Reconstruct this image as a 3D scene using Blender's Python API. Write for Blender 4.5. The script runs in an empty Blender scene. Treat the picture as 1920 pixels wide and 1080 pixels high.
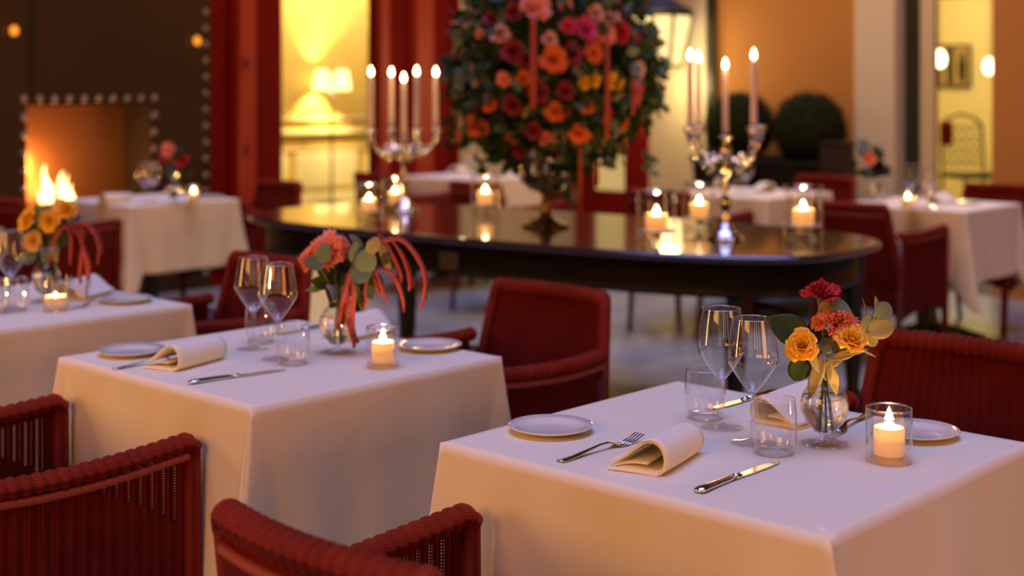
import bpy, math, random
from mathutils import Vector, Matrix, noise
R = random.Random(7)
PI = math.pi
sc = bpy.context.scene
col = sc.collection

# ------------------------------------------------------------------ camera
# level lens at 1.36 m with a shifted frame; FPX = focal length in pixels of the 1920 px frame
FPX, HOR, CZ = 2572.0, 172.0, 1.36
cam_data = bpy.data.cameras.new('camera')
cam = bpy.data.objects.new('camera', cam_data)
col.objects.link(cam)
cam.location = (0, 0, CZ)
cam.rotation_euler = (PI / 2, 0, 0)
cam_data.sensor_width = 36
cam_data.lens = 36 * FPX / 1920
cam_data.shift_y = -(540 - HOR) / 1920
cam_data.dof.use_dof = True
cam_data.dof.focus_distance = 2.33
cam_data.dof.aperture_fstop = 2.5
cam_data.clip_end = 100
sc.camera = cam

sc.view_settings.view_transform = 'Standard'
sc.view_settings.look = 'None'
sc.view_settings.exposure = 0.0
sc.view_settings.gamma = 1.0
sc.view_settings.use_curve_mapping = False
sc.cycles.use_denoising = True
sc.cycles.max_bounces = 10
sc.cycles.transparent_max_bounces = 24
sc.cycles.transmission_bounces = 10
sc.cycles.caustics_reflective = False
sc.cycles.caustics_refractive = False
sc.cycles.sample_clamp_indirect = 4.0
sc.cycles.blur_glossy = 0.5

# ------------------------------------------------------------------ dusk sky over the open courtyard
world = bpy.data.worlds.new('dusk_sky')
sc.world = world
world.use_nodes = True
wn = world.node_tree
wn.nodes.clear()
wo = wn.nodes.new('ShaderNodeOutputWorld')
wb = wn.nodes.new('ShaderNodeBackground')
wt = wn.nodes.new('ShaderNodeTexCoord')
ws = wn.nodes.new('ShaderNodeSeparateXYZ')
wr = wn.nodes.new('ShaderNodeValToRGB')
wr.color_ramp.elements[0].position = 0.0
wr.color_ramp.elements[0].color = (0.030, 0.013, 0.007, 1)
wr.color_ramp.elements[1].position = 1.0
wr.color_ramp.elements[1].color = (1.90, 2.28, 5.7, 1)
e = wr.color_ramp.elements.new(0.87)
e.color = (0.050, 0.020, 0.009, 1)
e = wr.color_ramp.elements.new(0.96)
e.color = (1.80, 2.12, 5.3, 1)
wn.links.new(wt.outputs['Generated'], ws.inputs[0])
wn.links.new(ws.outputs['Z'], wr.inputs[0])
wn.links.new(wr.outputs[0], wb.inputs[0])
wb.inputs[1].default_value = 1.0
wn.links.new(wb.outputs[0], wo.inputs[0])


def area(name, loc, target, sx, sy, power, color):
    d = bpy.data.lights.new(name, 'AREA')
    d.shape = 'RECTANGLE'
    d.size, d.size_y = sx, sy
    d.energy = power
    d.color = color
    o = bpy.data.objects.new(name, d)
    o.location = loc
    o.rotation_euler = (Vector(target) - Vector(loc)).to_track_quat('-Z', 'Y').to_euler()
    col.objects.link(o)
    return o


def point(name, loc, power, color, rad=0.02):
    d = bpy.data.lights.new(name, 'POINT')
    d.energy = power
    d.color = color
    d.shadow_soft_size = rad
    o = bpy.data.objects.new(name, d)
    o.location = loc
    col.objects.link(o)
    return o


AMB = (1.0, 0.56, 0.18)
# unseen warm fill lamps added behind and beside the camera, no windows built
area('warm_fill_light', (-3.5, -2.0, 3.0), (0.0, 2.6, 0.65), 3.0, 2.0, 140, (1.0, 0.39, 0.06))
area('warm_fill_light', (-5.0, 2.2, 1.6), (-1.4, 3.9, 0.7), 0.7, 2.0, 60, (1.0, 0.52, 0.16))
area('warm_fill_light', (6.0, -2.5, 1.9), (0.3, 3.0, 0.7), 2.6, 2.4, 135, (1.0, 0.37, 0.07))
area('warm_fill_light', (0.6, -3.4, 2.3), (0.4, 4.0, 0.9), 0.5, 1.6, 8, (1.0, 0.60, 0.28))
for wx, wy in ((1.9, -4.2), (3.0, -3.4), (-1.2, -4.6), (-2.3, -4.0)):
    area('streak_light', (wx, wy, 1.9), (0.3, 3.0, 0.9), 0.28, 1.7, 5, (1.0, 0.62, 0.26))  # narrow lamps added for warm upright streaks in the glassware
# warm lamps added up high to brighten the far walls, no fixtures built
area('wall_fill_light', (1.2, 7.0, 4.2), (2.6, 10.0, 1.3), 1.2, 0.5, 75, (1.0, 0.60, 0.26))
area('wall_fill_light', (-0.6, 7.2, 4.2), (-2.2, 9.9, 1.2), 1.0, 0.5, 22, (1.0, 0.50, 0.2))


# ------------------------------------------------------------------ materials
def new_mat(name):
    m = bpy.data.materials.new(name)
    m.use_nodes = True
    nt = m.node_tree
    nt.nodes.clear()
    out = nt.nodes.new('ShaderNodeOutputMaterial')
    return m, nt, out


def pbr(name, color, rough=0.5, metal=0.0, noise_scale=0, noise_amt=0.0, bump=0.0, bump_scale=None,
        sheen=0.0, sss=0.0, spec=0.5, coat=0.0, color2=None, transl=0.0):
    m, nt, out = new_mat(name)
    b = nt.nodes.new('ShaderNodeBsdfPrincipled')
    b.inputs['Base Color'].default_value = (*color, 1)
    b.inputs['Roughness'].default_value = rough
    b.inputs['Metallic'].default_value = metal
    b.inputs['Specular IOR Level'].default_value = spec
    b.inputs['Sheen Weight'].default_value = sheen
    b.inputs['Coat Weight'].default_value = coat
    if sss:
        b.inputs['Subsurface Weight'].default_value = sss
        b.inputs['Subsurface Scale'].default_value = 0.01
    tc = nt.nodes.new('ShaderNodeTexCoord')
    if noise_scale:
        n = nt.nodes.new('ShaderNodeTexNoise')
        n.inputs['Scale'].default_value = noise_scale
        n.inputs['Detail'].default_value = 4
        nt.links.new(tc.outputs['Object'], n.inputs['Vector'])
        mx = nt.nodes.new('ShaderNodeMix')
        mx.data_type = 'RGBA'
        c2 = color2 or tuple(c * (1 - noise_amt) for c in color)
        mx.inputs[6].default_value = (*color, 1)
        mx.inputs[7].default_value = (*c2, 1)
        nt.links.new(n.outputs['Fac'], mx.inputs[0])
        nt.links.new(mx.outputs[2], b.inputs['Base Color'])
    if bump:
        n2 = nt.nodes.new('ShaderNodeTexNoise')
        n2.inputs['Scale'].default_value = bump_scale or 60
        n2.inputs['Detail'].default_value = 3
        nt.links.new(tc.outputs['Object'], n2.inputs['Vector'])
        bp = nt.nodes.new('ShaderNodeBump')
        bp.inputs['Strength'].default_value = bump
        bp.inputs['Distance'].default_value = 0.01
        nt.links.new(n2.outputs['Fac'], bp.inputs['Height'])
        nt.links.new(bp.outputs[0], b.inputs['Normal'])
    sh = b.outputs[0]
    if transl:
        t = nt.nodes.new('ShaderNodeBsdfTranslucent')
        t.inputs[0].default_value = (*color, 1)
        ms = nt.nodes.new('ShaderNodeMixShader')
        ms.inputs[0].default_value = transl
        nt.links.new(sh, ms.inputs[1])
        nt.links.new(t.outputs[0], ms.inputs[2])
        sh = ms.outputs[0]
    nt.links.new(sh, out.inputs[0])
    return m


def emis(name, color, strength, see=False):
    m, nt, out = new_mat(name)
    e = nt.nodes.new('ShaderNodeEmission')
    e.inputs[0].default_value = (*color, 1)
    e.inputs[1].default_value = strength
    if see:
        tr = nt.nodes.new('ShaderNodeBsdfTransparent')
        ad = nt.nodes.new('ShaderNodeAddShader')
        nt.links.new(e.outputs[0], ad.inputs[0])
        nt.links.new(tr.outputs[0], ad.inputs[1])
        nt.links.new(ad.outputs[0], out.inputs[0])
    else:
        nt.links.new(e.outputs[0], out.inputs[0])
    return m


def thin_glass(name, tint=(0.97, 0.97, 0.98), base=0.05, edge=0.85, power=3.5, rough=0.0):
    m, nt, out = new_mat(name)
    tr = nt.nodes.new('ShaderNodeBsdfTransparent')
    tr.inputs[0].default_value = (*tint, 1)
    gl = nt.nodes.new('ShaderNodeBsdfGlossy')
    gl.inputs['Roughness'].default_value = rough
    gl.inputs[0].default_value = (1, 1, 1, 1)
    lw = nt.nodes.new('ShaderNodeLayerWeight')
    lw.inputs[0].default_value = 0.5
    pw = nt.nodes.new('ShaderNodeMath')
    pw.operation = 'POWER'
    pw.inputs[1].default_value = power
    ma = nt.nodes.new('ShaderNodeMath')
    ma.operation = 'MULTIPLY_ADD'
    ma.inputs[1].default_value = edge
    ma.inputs[2].default_value = base
    ms = nt.nodes.new('ShaderNodeMixShader')
    nt.links.new(lw.outputs['Facing'], pw.inputs[0])
    nt.links.new(pw.outputs[0], ma.inputs[0])
    nt.links.new(ma.outputs[0], ms.inputs[0])
    nt.links.new(tr.outputs[0], ms.inputs[1])
    nt.links.new(gl.outputs[0], ms.inputs[2])
    nt.links.new(ms.outputs[0], out.inputs[0])
    return m


def solid_glass(name, ior=1.5, color=(1, 1, 1), clear=0.55):
    m, nt, out = new_mat(name)
    g = nt.nodes.new('ShaderNodeBsdfGlass')
    g.inputs['IOR'].default_value = ior
    g.inputs['Roughness'].default_value = 0.0
    g.inputs[0].default_value = (*color, 1)
    tr = nt.nodes.new('ShaderNodeBsdfTransparent')
    ms = nt.nodes.new('ShaderNodeMixShader')
    ms.inputs[0].default_value = clear
    nt.links.new(g.outputs[0], ms.inputs[1])
    nt.links.new(tr.outputs[0], ms.inputs[2])
    nt.links.new(ms.outputs[0], out.inputs[0])
    return m


def weave_mat(name, c1, c2, rough=0.55):
    """woven paper cane: UV in metres, fine crosswise threads as bump, slits where attribute 'open' is 1"""
    m, nt, out = new_mat(name)
    b = nt.nodes.new('ShaderNodeBsdfPrincipled')
    b.inputs['Roughness'].default_value = rough
    b.inputs['Specular IOR Level'].default_value = 0.10
    uv = nt.nodes.new('ShaderNodeUVMap')
    sp = nt.nodes.new('ShaderNodeSeparateXYZ')
    nt.links.new(uv.outputs[0], sp.inputs[0])

    def sinw(sock, period, phase=0.0):
        a = nt.nodes.new('ShaderNodeMath'); a.operation = 'MULTIPLY_ADD'
        a.inputs[1].default_value = 2 * PI / period; a.inputs[2].default_value = phase
        nt.links.new(sock, a.inputs[0])
        s = nt.nodes.new('ShaderNodeMath'); s.operation = 'SINE'
        nt.links.new(a.outputs[0], s.inputs[0])
        return s.outputs[0]

    def math2(op, a, bb):
        n = nt.nodes.new('ShaderNodeMath'); n.operation = op
        for k, v in enumerate((a, bb)):
            if isinstance(v, (int, float)): n.inputs[k].default_value = v
            else: nt.links.new(v, n.inputs[k])
        return n.outputs[0]
    su = sinw(sp.outputs['X'], 0.0065)
    sv = sinw(sp.outputs['Y'], 0.0036)
    h = math2('ADD', math2('MULTIPLY', su, sv), math2('MULTIPLY', sv, 0.5))
    bp = nt.nodes.new('ShaderNodeBump')
    bp.inputs['Strength'].default_value = 0.9
    bp.inputs['Distance'].default_value = 0.0012
    nt.links.new(h, bp.inputs['Height'])
    nt.links.new(bp.outputs[0], b.inputs['Normal'])
    tc = nt.nodes.new('ShaderNodeTexCoord')
    nz = nt.nodes.new('ShaderNodeTexNoise')
    nz.inputs['Scale'].default_value = 14
    nt.links.new(tc.outputs['Object'], nz.inputs['Vector'])
    fac = math2('ADD', math2('MULTIPLY', h, 0.22), nz.outputs['Fac'])
    mx = nt.nodes.new('ShaderNodeMix'); mx.data_type = 'RGBA'
    mx.inputs[6].default_value = (*c1, 1); mx.inputs[7].default_value = (*c2, 1)
    nt.links.new(fac, mx.inputs[0])
    nt.links.new(mx.outputs[2], b.inputs['Base Color'])
    at = nt.nodes.new('ShaderNodeAttribute'); at.attribute_name = 'open'
    hole = math2('MULTIPLY', math2('GREATER_THAN', sinw(sp.outputs['X'], 0.0130), 0.20),
                 math2('GREATER_THAN', sinw(sp.outputs['Y'], 0.0056), -0.2))
    hf = math2('MULTIPLY', math2('GREATER_THAN', at.outputs['Fac'], 0.5), hole)
    tr = nt.nodes.new('ShaderNodeBsdfTransparent')
    ms = nt.nodes.new('ShaderNodeMixShader')
    nt.links.new(hf, ms.inputs[0])
    nt.links.new(b.outputs[0], ms.inputs[1])
    nt.links.new(tr.outputs[0], ms.inputs[2])
    nt.links.new(ms.outputs[0], out.inputs[0])
    return m


def cloth_mat(name, color):
    m, nt, out = new_mat(name)
    b = nt.nodes.new('ShaderNodeBsdfPrincipled')
    b.inputs['Base Color'].default_value = (*color, 1)
    b.inputs['Roughness'].default_value = 0.8
    b.inputs['Specular IOR Level'].default_value = 0.12
    tc = nt.nodes.new('ShaderNodeTexCoord')
    n = nt.nodes.new('ShaderNodeTexNoise'); n.inputs['Scale'].default_value = 4.0; n.inputs['Detail'].default_value = 3
    n2 = nt.nodes.new('ShaderNodeTexNoise'); n2.inputs['Scale'].default_value = 900; n2.inputs['Detail'].default_value = 1
    ad = nt.nodes.new('ShaderNodeMath'); ad.operation = 'MULTIPLY_ADD'; ad.inputs[1].default_value = 0.012
    nt.links.new(tc.outputs['Object'], n.inputs['Vector'])
    nt.links.new(tc.outputs['Object'], n2.inputs['Vector'])
    nt.links.new(n2.outputs['Fac'], ad.inputs[0])
    nt.links.new(n.outputs['Fac'], ad.inputs[2])
    bp = nt.nodes.new('ShaderNodeBump'); bp.inputs['Strength'].default_value = 0.35; bp.inputs['Distance'].default_value = 0.02
    nt.links.new(ad.outputs[0], bp.inputs['Height'])
    nt.links.new(bp.outputs[0], b.inputs['Normal'])
    nt.links.new(b.outputs[0], out.inputs[0])
    return m


def floor_mat():
    m, nt, out = new_mat('stone_tiles')
    b = nt.nodes.new('ShaderNodeBsdfPrincipled')
    tc = nt.nodes.new('ShaderNodeTexCoord')
    mp = nt.nodes.new('ShaderNodeMapping'); mp.inputs['Rotation'].default_value = (0, 0, -math.atan2(.732, .681))
    br = nt.nodes.new('ShaderNodeTexBrick')
    br.inputs['Scale'].default_value = 1.0
    br.inputs['Brick Width'].default_value = 0.9
    br.inputs['Row Height'].default_value = 0.6
    br.inputs['Mortar Size'].default_value = 0.006
    br.inputs['Color1'].default_value = (0.38, 0.38, 0.28, 1)
    br.inputs['Color2'].default_value = (0.25, 0.28, 0.25, 1)
    br.inputs['Mortar'].default_value = (0.16, 0.13, 0.11, 1)
    n = nt.nodes.new('ShaderNodeTexNoise'); n.inputs['Scale'].default_value = 1.6; n.inputs['Detail'].default_value = 6
    mx = nt.nodes.new('ShaderNodeMix'); mx.data_type = 'RGBA'; mx.blend_type = 'MULTIPLY'; mx.inputs[0].default_value = 0.55
    nt.links.new(tc.outputs['Object'], mp.inputs[0])
    nt.links.new(mp.outputs[0], br.inputs['Vector'])
    nt.links.new(tc.outputs['Object'], n.inputs['Vector'])
    cr = nt.nodes.new('ShaderNodeValToRGB')
    cr.color_ramp.elements[0].position = 0.35; cr.color_ramp.elements[0].color = (0.45, 0.45, 0.45, 1)
    cr.color_ramp.elements[1].position = 0.62
    nt.links.new(n.outputs['Fac'], cr.inputs[0])
    nt.links.new(br.outputs['Color'], mx.inputs[6])
    nt.links.new(cr.outputs[0], mx.inputs[7])
    nt.links.new(mx.outputs[2], b.inputs['Base Color'])
    b.inputs['Roughness'].default_value = 0.32
    nt.links.new(b.outputs[0], out.inputs[0])
    return m


M = dict(
    cloth=cloth_mat('white_table_linen', (0.86, 0.75, 0.51)),
    napkin=cloth_mat('ivory_napkin_linen', (0.88, 0.80, 0.58)),
    weave=weave_mat('red_woven_cane', (0.21, 0.0115, 0.002), (0.10, 0.006, 0.001)),
    rail=weave_mat('red_wrapped_rail', (0.34, 0.034, 0.011), (0.17, 0.014, 0.005), 0.5),
    braid=pbr('orange_red_braid', (0.36, 0.045, 0.018), 0.45, noise_scale=90, noise_amt=.4, bump=.4, bump_scale=220),
    leg=pbr('dark_red_leg', (0.13, 0.014, 0.01), 0.4, noise_scale=20, noise_amt=.3),
    black_wood=pbr('polished_black_wood', (0.012, 0.007, 0.005), 0.4, noise_scale=9, noise_amt=.5, spec=.3),
    table_top_wood=pbr('polished_table_top', (0.040, 0.022, 0.015), 0.17, noise_scale=5, noise_amt=.4, spec=.9, coat=.6),
    dark_wood=pbr('dark_table_leg', (0.02, 0.012, 0.01), 0.4, noise_scale=12, noise_amt=.3),
    china=pbr('white_china', (0.84, 0.78, 0.60), 0.12, coat=.6, noise_scale=3, noise_amt=.04),
    steel=pbr('silver_cutlery', (0.80, 0.78, 0.76), 0.13, 1.0, noise_scale=30, noise_amt=.06),
    silver=pbr('polished_silver', (0.86, 0.78, 0.70), 0.10, 1.0, noise_scale=20, noise_amt=.1, bump=.12, bump_scale=60),
    bronze=pbr('dark_bronze', (0.20, 0.12, 0.06), 0.3, 1.0, noise_scale=20, noise_amt=.4),
    glass=thin_glass('clear_glass', base=0.07, edge=1.0, power=2.6),
    glass_thick=thin_glass('votive_glass', (0.95, 0.93, 0.90), base=0.07, edge=0.9, power=2.6),
    glass_stem=thin_glass('stemware_glass', (0.96, 0.96, 0.98), base=0.08, edge=0.45, power=2.0, rough=0.02),
    glass_solid=solid_glass('solid_clear_glass', 1.48, clear=0.72),
    glass_rim=thin_glass('bright_glass_rim', (0.97, 0.96, 0.95), base=0.3, edge=0.7, power=1.5, rough=0.08),
    water=solid_glass('vase_water', 1.33, (0.97, 1.0, 0.95), clear=0.2),
    wax=pbr('ivory_candle_wax', (0.95, 0.78, 0.50), 0.5, transl=0.55, noise_scale=10, noise_amt=.05),
    taper=pbr('blush_taper_wax', (0.86, 0.62, 0.50), 0.45, sss=0.3, noise_scale=10, noise_amt=.05),
    flame=emis('candle_flame', (1.0, 0.66, 0.25), 14),
    flame_core=emis('flame_core', (1.0, 0.72, 0.34), 15, True),
    fire=emis('gas_fire', (1.0, 0.58, 0.20), 3.2, True),
    wick=pbr('wick', (0.02, 0.015, 0.01), 0.9, noise_scale=90, noise_amt=.3),
    rose_y=pbr('golden_rose_petal', (1.0, 0.62, 0.012), 0.55, transl=.25, noise_scale=40, color2=(1.0, 0.46, 0.006)),
    rose_p=pbr('pale_yellow_rose_petal', (0.92, 0.52, 0.10), 0.55, transl=.25, noise_scale=40, noise_amt=.15),
    carn_r=pbr('crimson_carnation_petal', (0.62, 0.008, 0.010), 0.6, transl=.2, noise_scale=60, noise_amt=.35),
    carn_c=pbr('coral_carnation_petal', (0.95, 0.20, 0.08), 0.6, transl=.25, noise_scale=70, color2=(0.95, 0.36, 0.22)),
    coral=pbr('coral_petal', (1.0, 0.40, 0.17), 0.6, transl=.25, noise_scale=30, color2=(0.95, 0.20, 0.13)),
    amar=pbr('amaranth_red', (0.62, 0.085, 0.06), 0.7, noise_scale=220, noise_amt=.6, bump=.8, bump_scale=400),
    leaf=pbr('dark_green_leaf', (0.040, 0.070, 0.012), 0.5, spec=.25, noise_scale=30, noise_amt=.4, transl=.15),
    euc=pbr('eucalyptus_leaf', (0.20, 0.25, 0.14), 0.55, noise_scale=25, noise_amt=.3, transl=.2),
    euc_b=pbr('blue_eucalyptus_leaf', (0.12, 0.18, 0.14), 0.6, spec=.25, noise_scale=25, noise_amt=.3, transl=.15),
    dry=pbr('pale_olive_leaf', (0.42, 0.34, 0.13), 0.6, noise_scale=25, noise_amt=.3, transl=.25),
    stem=pbr('green_stem', (0.13, 0.18, 0.03), 0.45, noise_scale=40, noise_amt=.3),
    steel_wall=pbr('blackened_steel', (0.085, 0.045, 0.020), 0.42, 0.5, noise_scale=1.4, noise_amt=.5),
    rivet=pbr('worn_rivet', (0.42, 0.33, 0.26), 0.35, 0.8, noise_scale=20, noise_amt=.3),
    copper=pbr('copper_sheet', (0.85, 0.36, 0.13), 0.34, 0.85, noise_scale=2, noise_amt=.3),
    soot=pbr('black_reveal', (0.012, 0.008, 0.006), 0.7, noise_scale=6, noise_amt=.4),
    red_door=pbr('oxblood_lacquer', (0.22, 0.006, 0.002), 0.6, spec=.12, noise_scale=3, noise_amt=.35),
    lit_jamb=pbr('lit_red_jamb', (0.45, 0.045, 0.014), 0.4, noise_scale=3, noise_amt=.25),  # door red painted lighter, as if light catches the rounded jamb
    cream=pbr('cream_plaster', (0.62, 0.54, 0.38), 0.8, noise_scale=2, noise_amt=.12, bump=.1, bump_scale=20),
    orange=pbr('terracotta_plaster', (0.52, 0.235, 0.06), 0.8, noise_scale=1.2, noise_amt=.22, bump=.1, bump_scale=20),
    white_col=pbr('off_white_column', (0.66, 0.60, 0.50), 0.7, noise_scale=3, noise_amt=.08),
    dark_green=pbr('dark_green_paint', (0.018, 0.022, 0.016), 0.4, noise_scale=4, noise_amt=.3),
    yellow_wall=pbr('yellow_wallpaper', (0.80, 0.52, 0.12), 0.65, noise_scale=7, noise_amt=.30, bump=.15, bump_scale=30),
    yellow_room=pbr('pale_yellow_plaster', (0.88, 0.76, 0.42), 0.7, noise_scale=3, noise_amt=.1),
    lampshade=emis('lit_lampshade', (1.0, 0.74, 0.24), 3.2),
    lantern_pane=emis('lit_lantern_pane', (1.0, 0.72, 0.28), 1.7),
    iron=pbr('black_iron', (0.02, 0.016, 0.012), 0.4, 0.6, noise_scale=20, noise_amt=.3),
    glow_globe=emis('lit_globe', (1.0, 0.86, 0.55), 6),
    amber=emis('amber_glint', (1.0, 0.30, 0.03), 1.6),  # glow of the mirrored flame glints on the steel
    box_leaf=pbr('boxwood_leaf', (0.022, 0.030, 0.006), 0.9, spec=.1, noise_scale=30, noise_amt=.5),
    planter=pbr('dark_planter', (0.010, 0.007, 0.005), 0.7, spec=.2, noise_scale=10, noise_amt=.3),
    picture=pbr('framed_print', (0.72, 0.52, 0.20), 0.6, noise_scale=16, noise_amt=.5),
    ribbon=pbr('rust_red_ribbon', (0.55, 0.07, 0.03), 0.5, noise_scale=9, noise_amt=.3, transl=.15),
    stone=floor_mat(),
    pane_lit=emis('lit_window_glass', (0.95, 0.62, 0.22), 0.62),
)


# ------------------------------------------------------------------ mesh helpers
class MB:
    def __init__(s):
        s.v, s.f, s.uv, s.attr = [], [], {}, {}

    def add(s, vs, fs, uvs=None, at=None):
        o = len(s.v)
        s.v += [tuple(p) for p in vs]
        s.f += [tuple(i + o for i in f) for f in fs]
        if uvs:
            for i, u in enumerate(uvs): s.uv[o + i] = u
        if at:
            for i, a in enumerate(at): s.attr[o + i] = a
        return s

    def grid(s, fn, nu, nv, uvfn=None, atfn=None, close_u=False):
        vs, uvs, ats = [], [], []
        for j in range(nv + 1):
            for i in range(nu + 1 if not close_u else nu):
                u, v = i / nu, j / nv
                vs.append(fn(u, v))
                if uvfn: uvs.append(uvfn(u, v))
                if atfn: ats.append(atfn(u, v))
        w = nu + 1 if not close_u else nu
        fs = []
        for j in range(nv):
            for i in range(nu):
                a, b = j * w + i, j * w + (i + 1) % w
                fs.append((a, b, b + w, a + w))
        return s.add(vs, fs, uvs, ats)

    def box(s, x0, x1, y0, y1, z0, z1, T=None):
        vs = [Vector((x, y, z)) for z in (z0, z1) for y in (y0, y1) for x in (x0, x1)]
        if T: vs = [T(v) for v in vs]
        return s.add(vs, [(0, 2, 3, 1), (4, 5, 7, 6), (0, 1, 5, 4), (2, 6, 7, 3), (0, 4, 6, 2), (1, 3, 7, 5)])

    def lathe(s, prof, n=32, cx=0, cy=0, cz=0, T=None):
        vs, fs = [], []
        for r, z in prof:
            for k in range(n):
                a = 2 * PI * k / n
                p = Vector((cx + r * math.cos(a), cy + r * math.sin(a), cz + z))
                vs.append(T(p) if T else p)
        for j in range(len(prof) - 1):
            for k in range(n):
                a, b = j * n + k, j * n + (k + 1) % n
                fs.append((a, b, b + n, a + n))
        return s.add(vs, fs)

    def tube(s, pts, rad, n=10, cap=True, uvper=None, flat=1.0):
        pts = [Vector(p) for p in pts]
        m = len(pts)
        rf = rad if callable(rad) else (lambda t: rad)
        vs, uvs = [], []
        up = Vector((0, 0, 1))
        L = 0
        prevb = None
        for i, p in enumerate(pts):
            if i: L += (p - pts[i - 1]).length
            d = (pts[min(i + 1, m - 1)] - pts[max(i - 1, 0)]).normalized()
            b = d.cross(up)
            if b.length < 0.05: b = d.cross(prevb.cross(d)) if prevb else d.cross(Vector((0, 1, 0)))
            if prevb and b.dot(prevb) < 0: b = -b
            b.normalize(); prevb = b
            c = b.cross(d).normalized()
            r = rf(i / max(1, m - 1))
            for k in range(n):
                a = 2 * PI * k / n
                vs.append(p + b * (r * math.cos(a)) + c * (r * flat * math.sin(a)))
                uvs.append((k / n * 2 * PI * r, L))
        fs = []
        for i in range(m - 1):
            for k in range(n):
                a, b2 = i * n + k, i * n + (k + 1) % n
                fs.append((a, b2, b2 + n, a + n))
        if cap:
            fs.append(tuple(range(n))[::-1]); fs.append(tuple((m - 1) * n + k for k in range(n)))
        return s.add(vs, fs, uvs)

    def mesh(s, name, smooth=True):
        me = bpy.data.meshes.new(name)
        me.from_pydata([tuple(v) for v in s.v], [], s.f)
        if s.uv:
            ul = me.uv_layers.new(name='UVMap')
            idx = [0] * len(me.loops)
            me.loops.foreach_get('vertex_index', idx)
            flat = []
            for i in idx: flat += list(s.uv.get(i, (0, 0)))
            ul.data.foreach_set('uv', flat)
        if s.attr:
            a = me.attributes.new('open', 'FLOAT', 'POINT')
            a.data.foreach_set('value', [s.attr.get(i, 0.0) for i in range(len(s.v))])
        if smooth: me.polygons.foreach_set('use_smooth', [True] * len(me.polygons))
        me.update()
        return me


def fix_normals(me):
    import bmesh
    bm = bmesh.new(); bm.from_mesh(me)
    bmesh.ops.recalc_face_normals(bm, faces=bm.faces)
    bm.to_mesh(me); bm.free()


def obj(name, mb, mat, parent=None, smooth=True, bevel=0, loc=None, rotz=None, recalc=True, thick=0, sub=0):
    me = mb if isinstance(mb, bpy.types.Mesh) else mb.mesh(name, smooth)
    if recalc and not isinstance(mb, bpy.types.Mesh): fix_normals(me)
    if not me.materials: me.materials.append(mat)
    o = bpy.data.objects.new(name, me)
    col.objects.link(o)
    if parent: o.parent = parent
    if loc is not None: o.location = loc
    if rotz is not None: o.rotation_euler = (0, 0, rotz)
    if bevel:
        b = o.modifiers.new('bevel', 'BEVEL'); b.width = bevel; b.segments = 2; b.limit_method = 'ANGLE'
    if thick:
        t = o.modifiers.new('solidify', 'SOLIDIFY'); t.thickness = thick; t.offset = 0
    if sub:
        t = o.modifiers.new('subsurf', 'SUBSURF'); t.levels = sub; t.render_levels = sub
    return o


def thing(name, label, cat, loc=(0, 0, 0), rotz=0, group=None):
    o = bpy.data.objects.new(name, None)
    o.empty_display_size = 0.05
    col.objects.link(o)
    o.location = loc; o.rotation_euler = (0, 0, rotz)
    return tag(o, label, cat, group)


def tag(o, label, cat, group=None):
    o['label'] = label; o['category'] = cat
    if group: o['group'] = group
    return o


def struct(o, label=None):
    o['kind'] = 'structure'
    if label: o['label'] = label
    return o


def copy_tree(o, label=None, group=None, loc=None, rotz=None, parent=None):
    c = o.copy(); col.objects.link(c)
    if parent: c.parent = parent
    if label: c['label'] = label
    if group: c['group'] = group
    if loc is not None: c.location = loc
    if rotz is not None: c.rotation_euler = (0, 0, rotz)
    for ch in list(o.children): copy_tree(ch, parent=c)
    return c


PROTO = {}


def make(kind, builder, label, group, loc, rotz=0.0, scale=None):
    """first call builds the thing, later calls copy it with its parts"""
    if kind not in PROTO:
        o = builder()
        PROTO[kind] = o
        o['label'] = label
        if group: o['group'] = group
        o.location = loc; o.rotation_euler = (0, 0, rotz)
    else:
        o = copy_tree(PROTO[kind], label, group, loc, rotz)
    if scale: o.scale = (scale, scale, scale)
    return o


# ------------------------------------------------------------------ placing
Bv = Vector((0.681, 0.732, 0)); Av = Vector((0.732, -0.681, 0))    # the two directions of the room
ROTB = math.atan2(Bv.y, Bv.x) - PI / 2       # local +y towards Bv


def W(px, py, z):
    s = (py - HOR) / (CZ - z)
    return Vector(((px - 960) / s, FPX / s, z))


def D(px, py, d):
    return Vector(((px - 960) * d / FPX, d, CZ - (py - HOR) * d / FPX))


ZT = 0.753        # cloth surface
T1 = Vector((0.387, 2.37, 0)); T2 = Vector((-0.53, 3.14, 0)); T3 = Vector((-1.42, 3.91, 0))
TL = Vector((-2.04, 7.76, 0)); TR = Vector((2.27, 7.45, 0)); TC = Vector((1.43, 8.28, 0)); TM = Vector((-0.29, 9.9, 0))

# ------------------------------------------------------------------ room shell
struct(obj('floor', MB().box(-9, 9, -3, 24, -0.05, 0), M['stone'], smooth=False), 'grey beige stone tile floor of the courtyard')

WL0 = Vector((-2.12, 9.5, 0))     # left wall line, runs along Bv, room side is +Av
WR0 = Vector((3.29, 9.0, 0))      # right wall line, runs along -Av, room side is -Bv


def sL(px):
    k = (px - 960) / FPX
    return (k * WL0.y - WL0.x) / (Bv.x - k * Bv.y)


def sR(px):       # distance from WR0 along -Av
    k = (px - 960) / FPX
    return (WR0.x - k * WR0.y) / (Av.x - k * Av.y)


def TLw(v): return WL0 + Bv * v.x + Av * v.y + Vector((0, 0, v.z))
def TRw(v): return WR0 - Av * v.x - Bv * v.y + Vector((0, 0, v.z))


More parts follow.
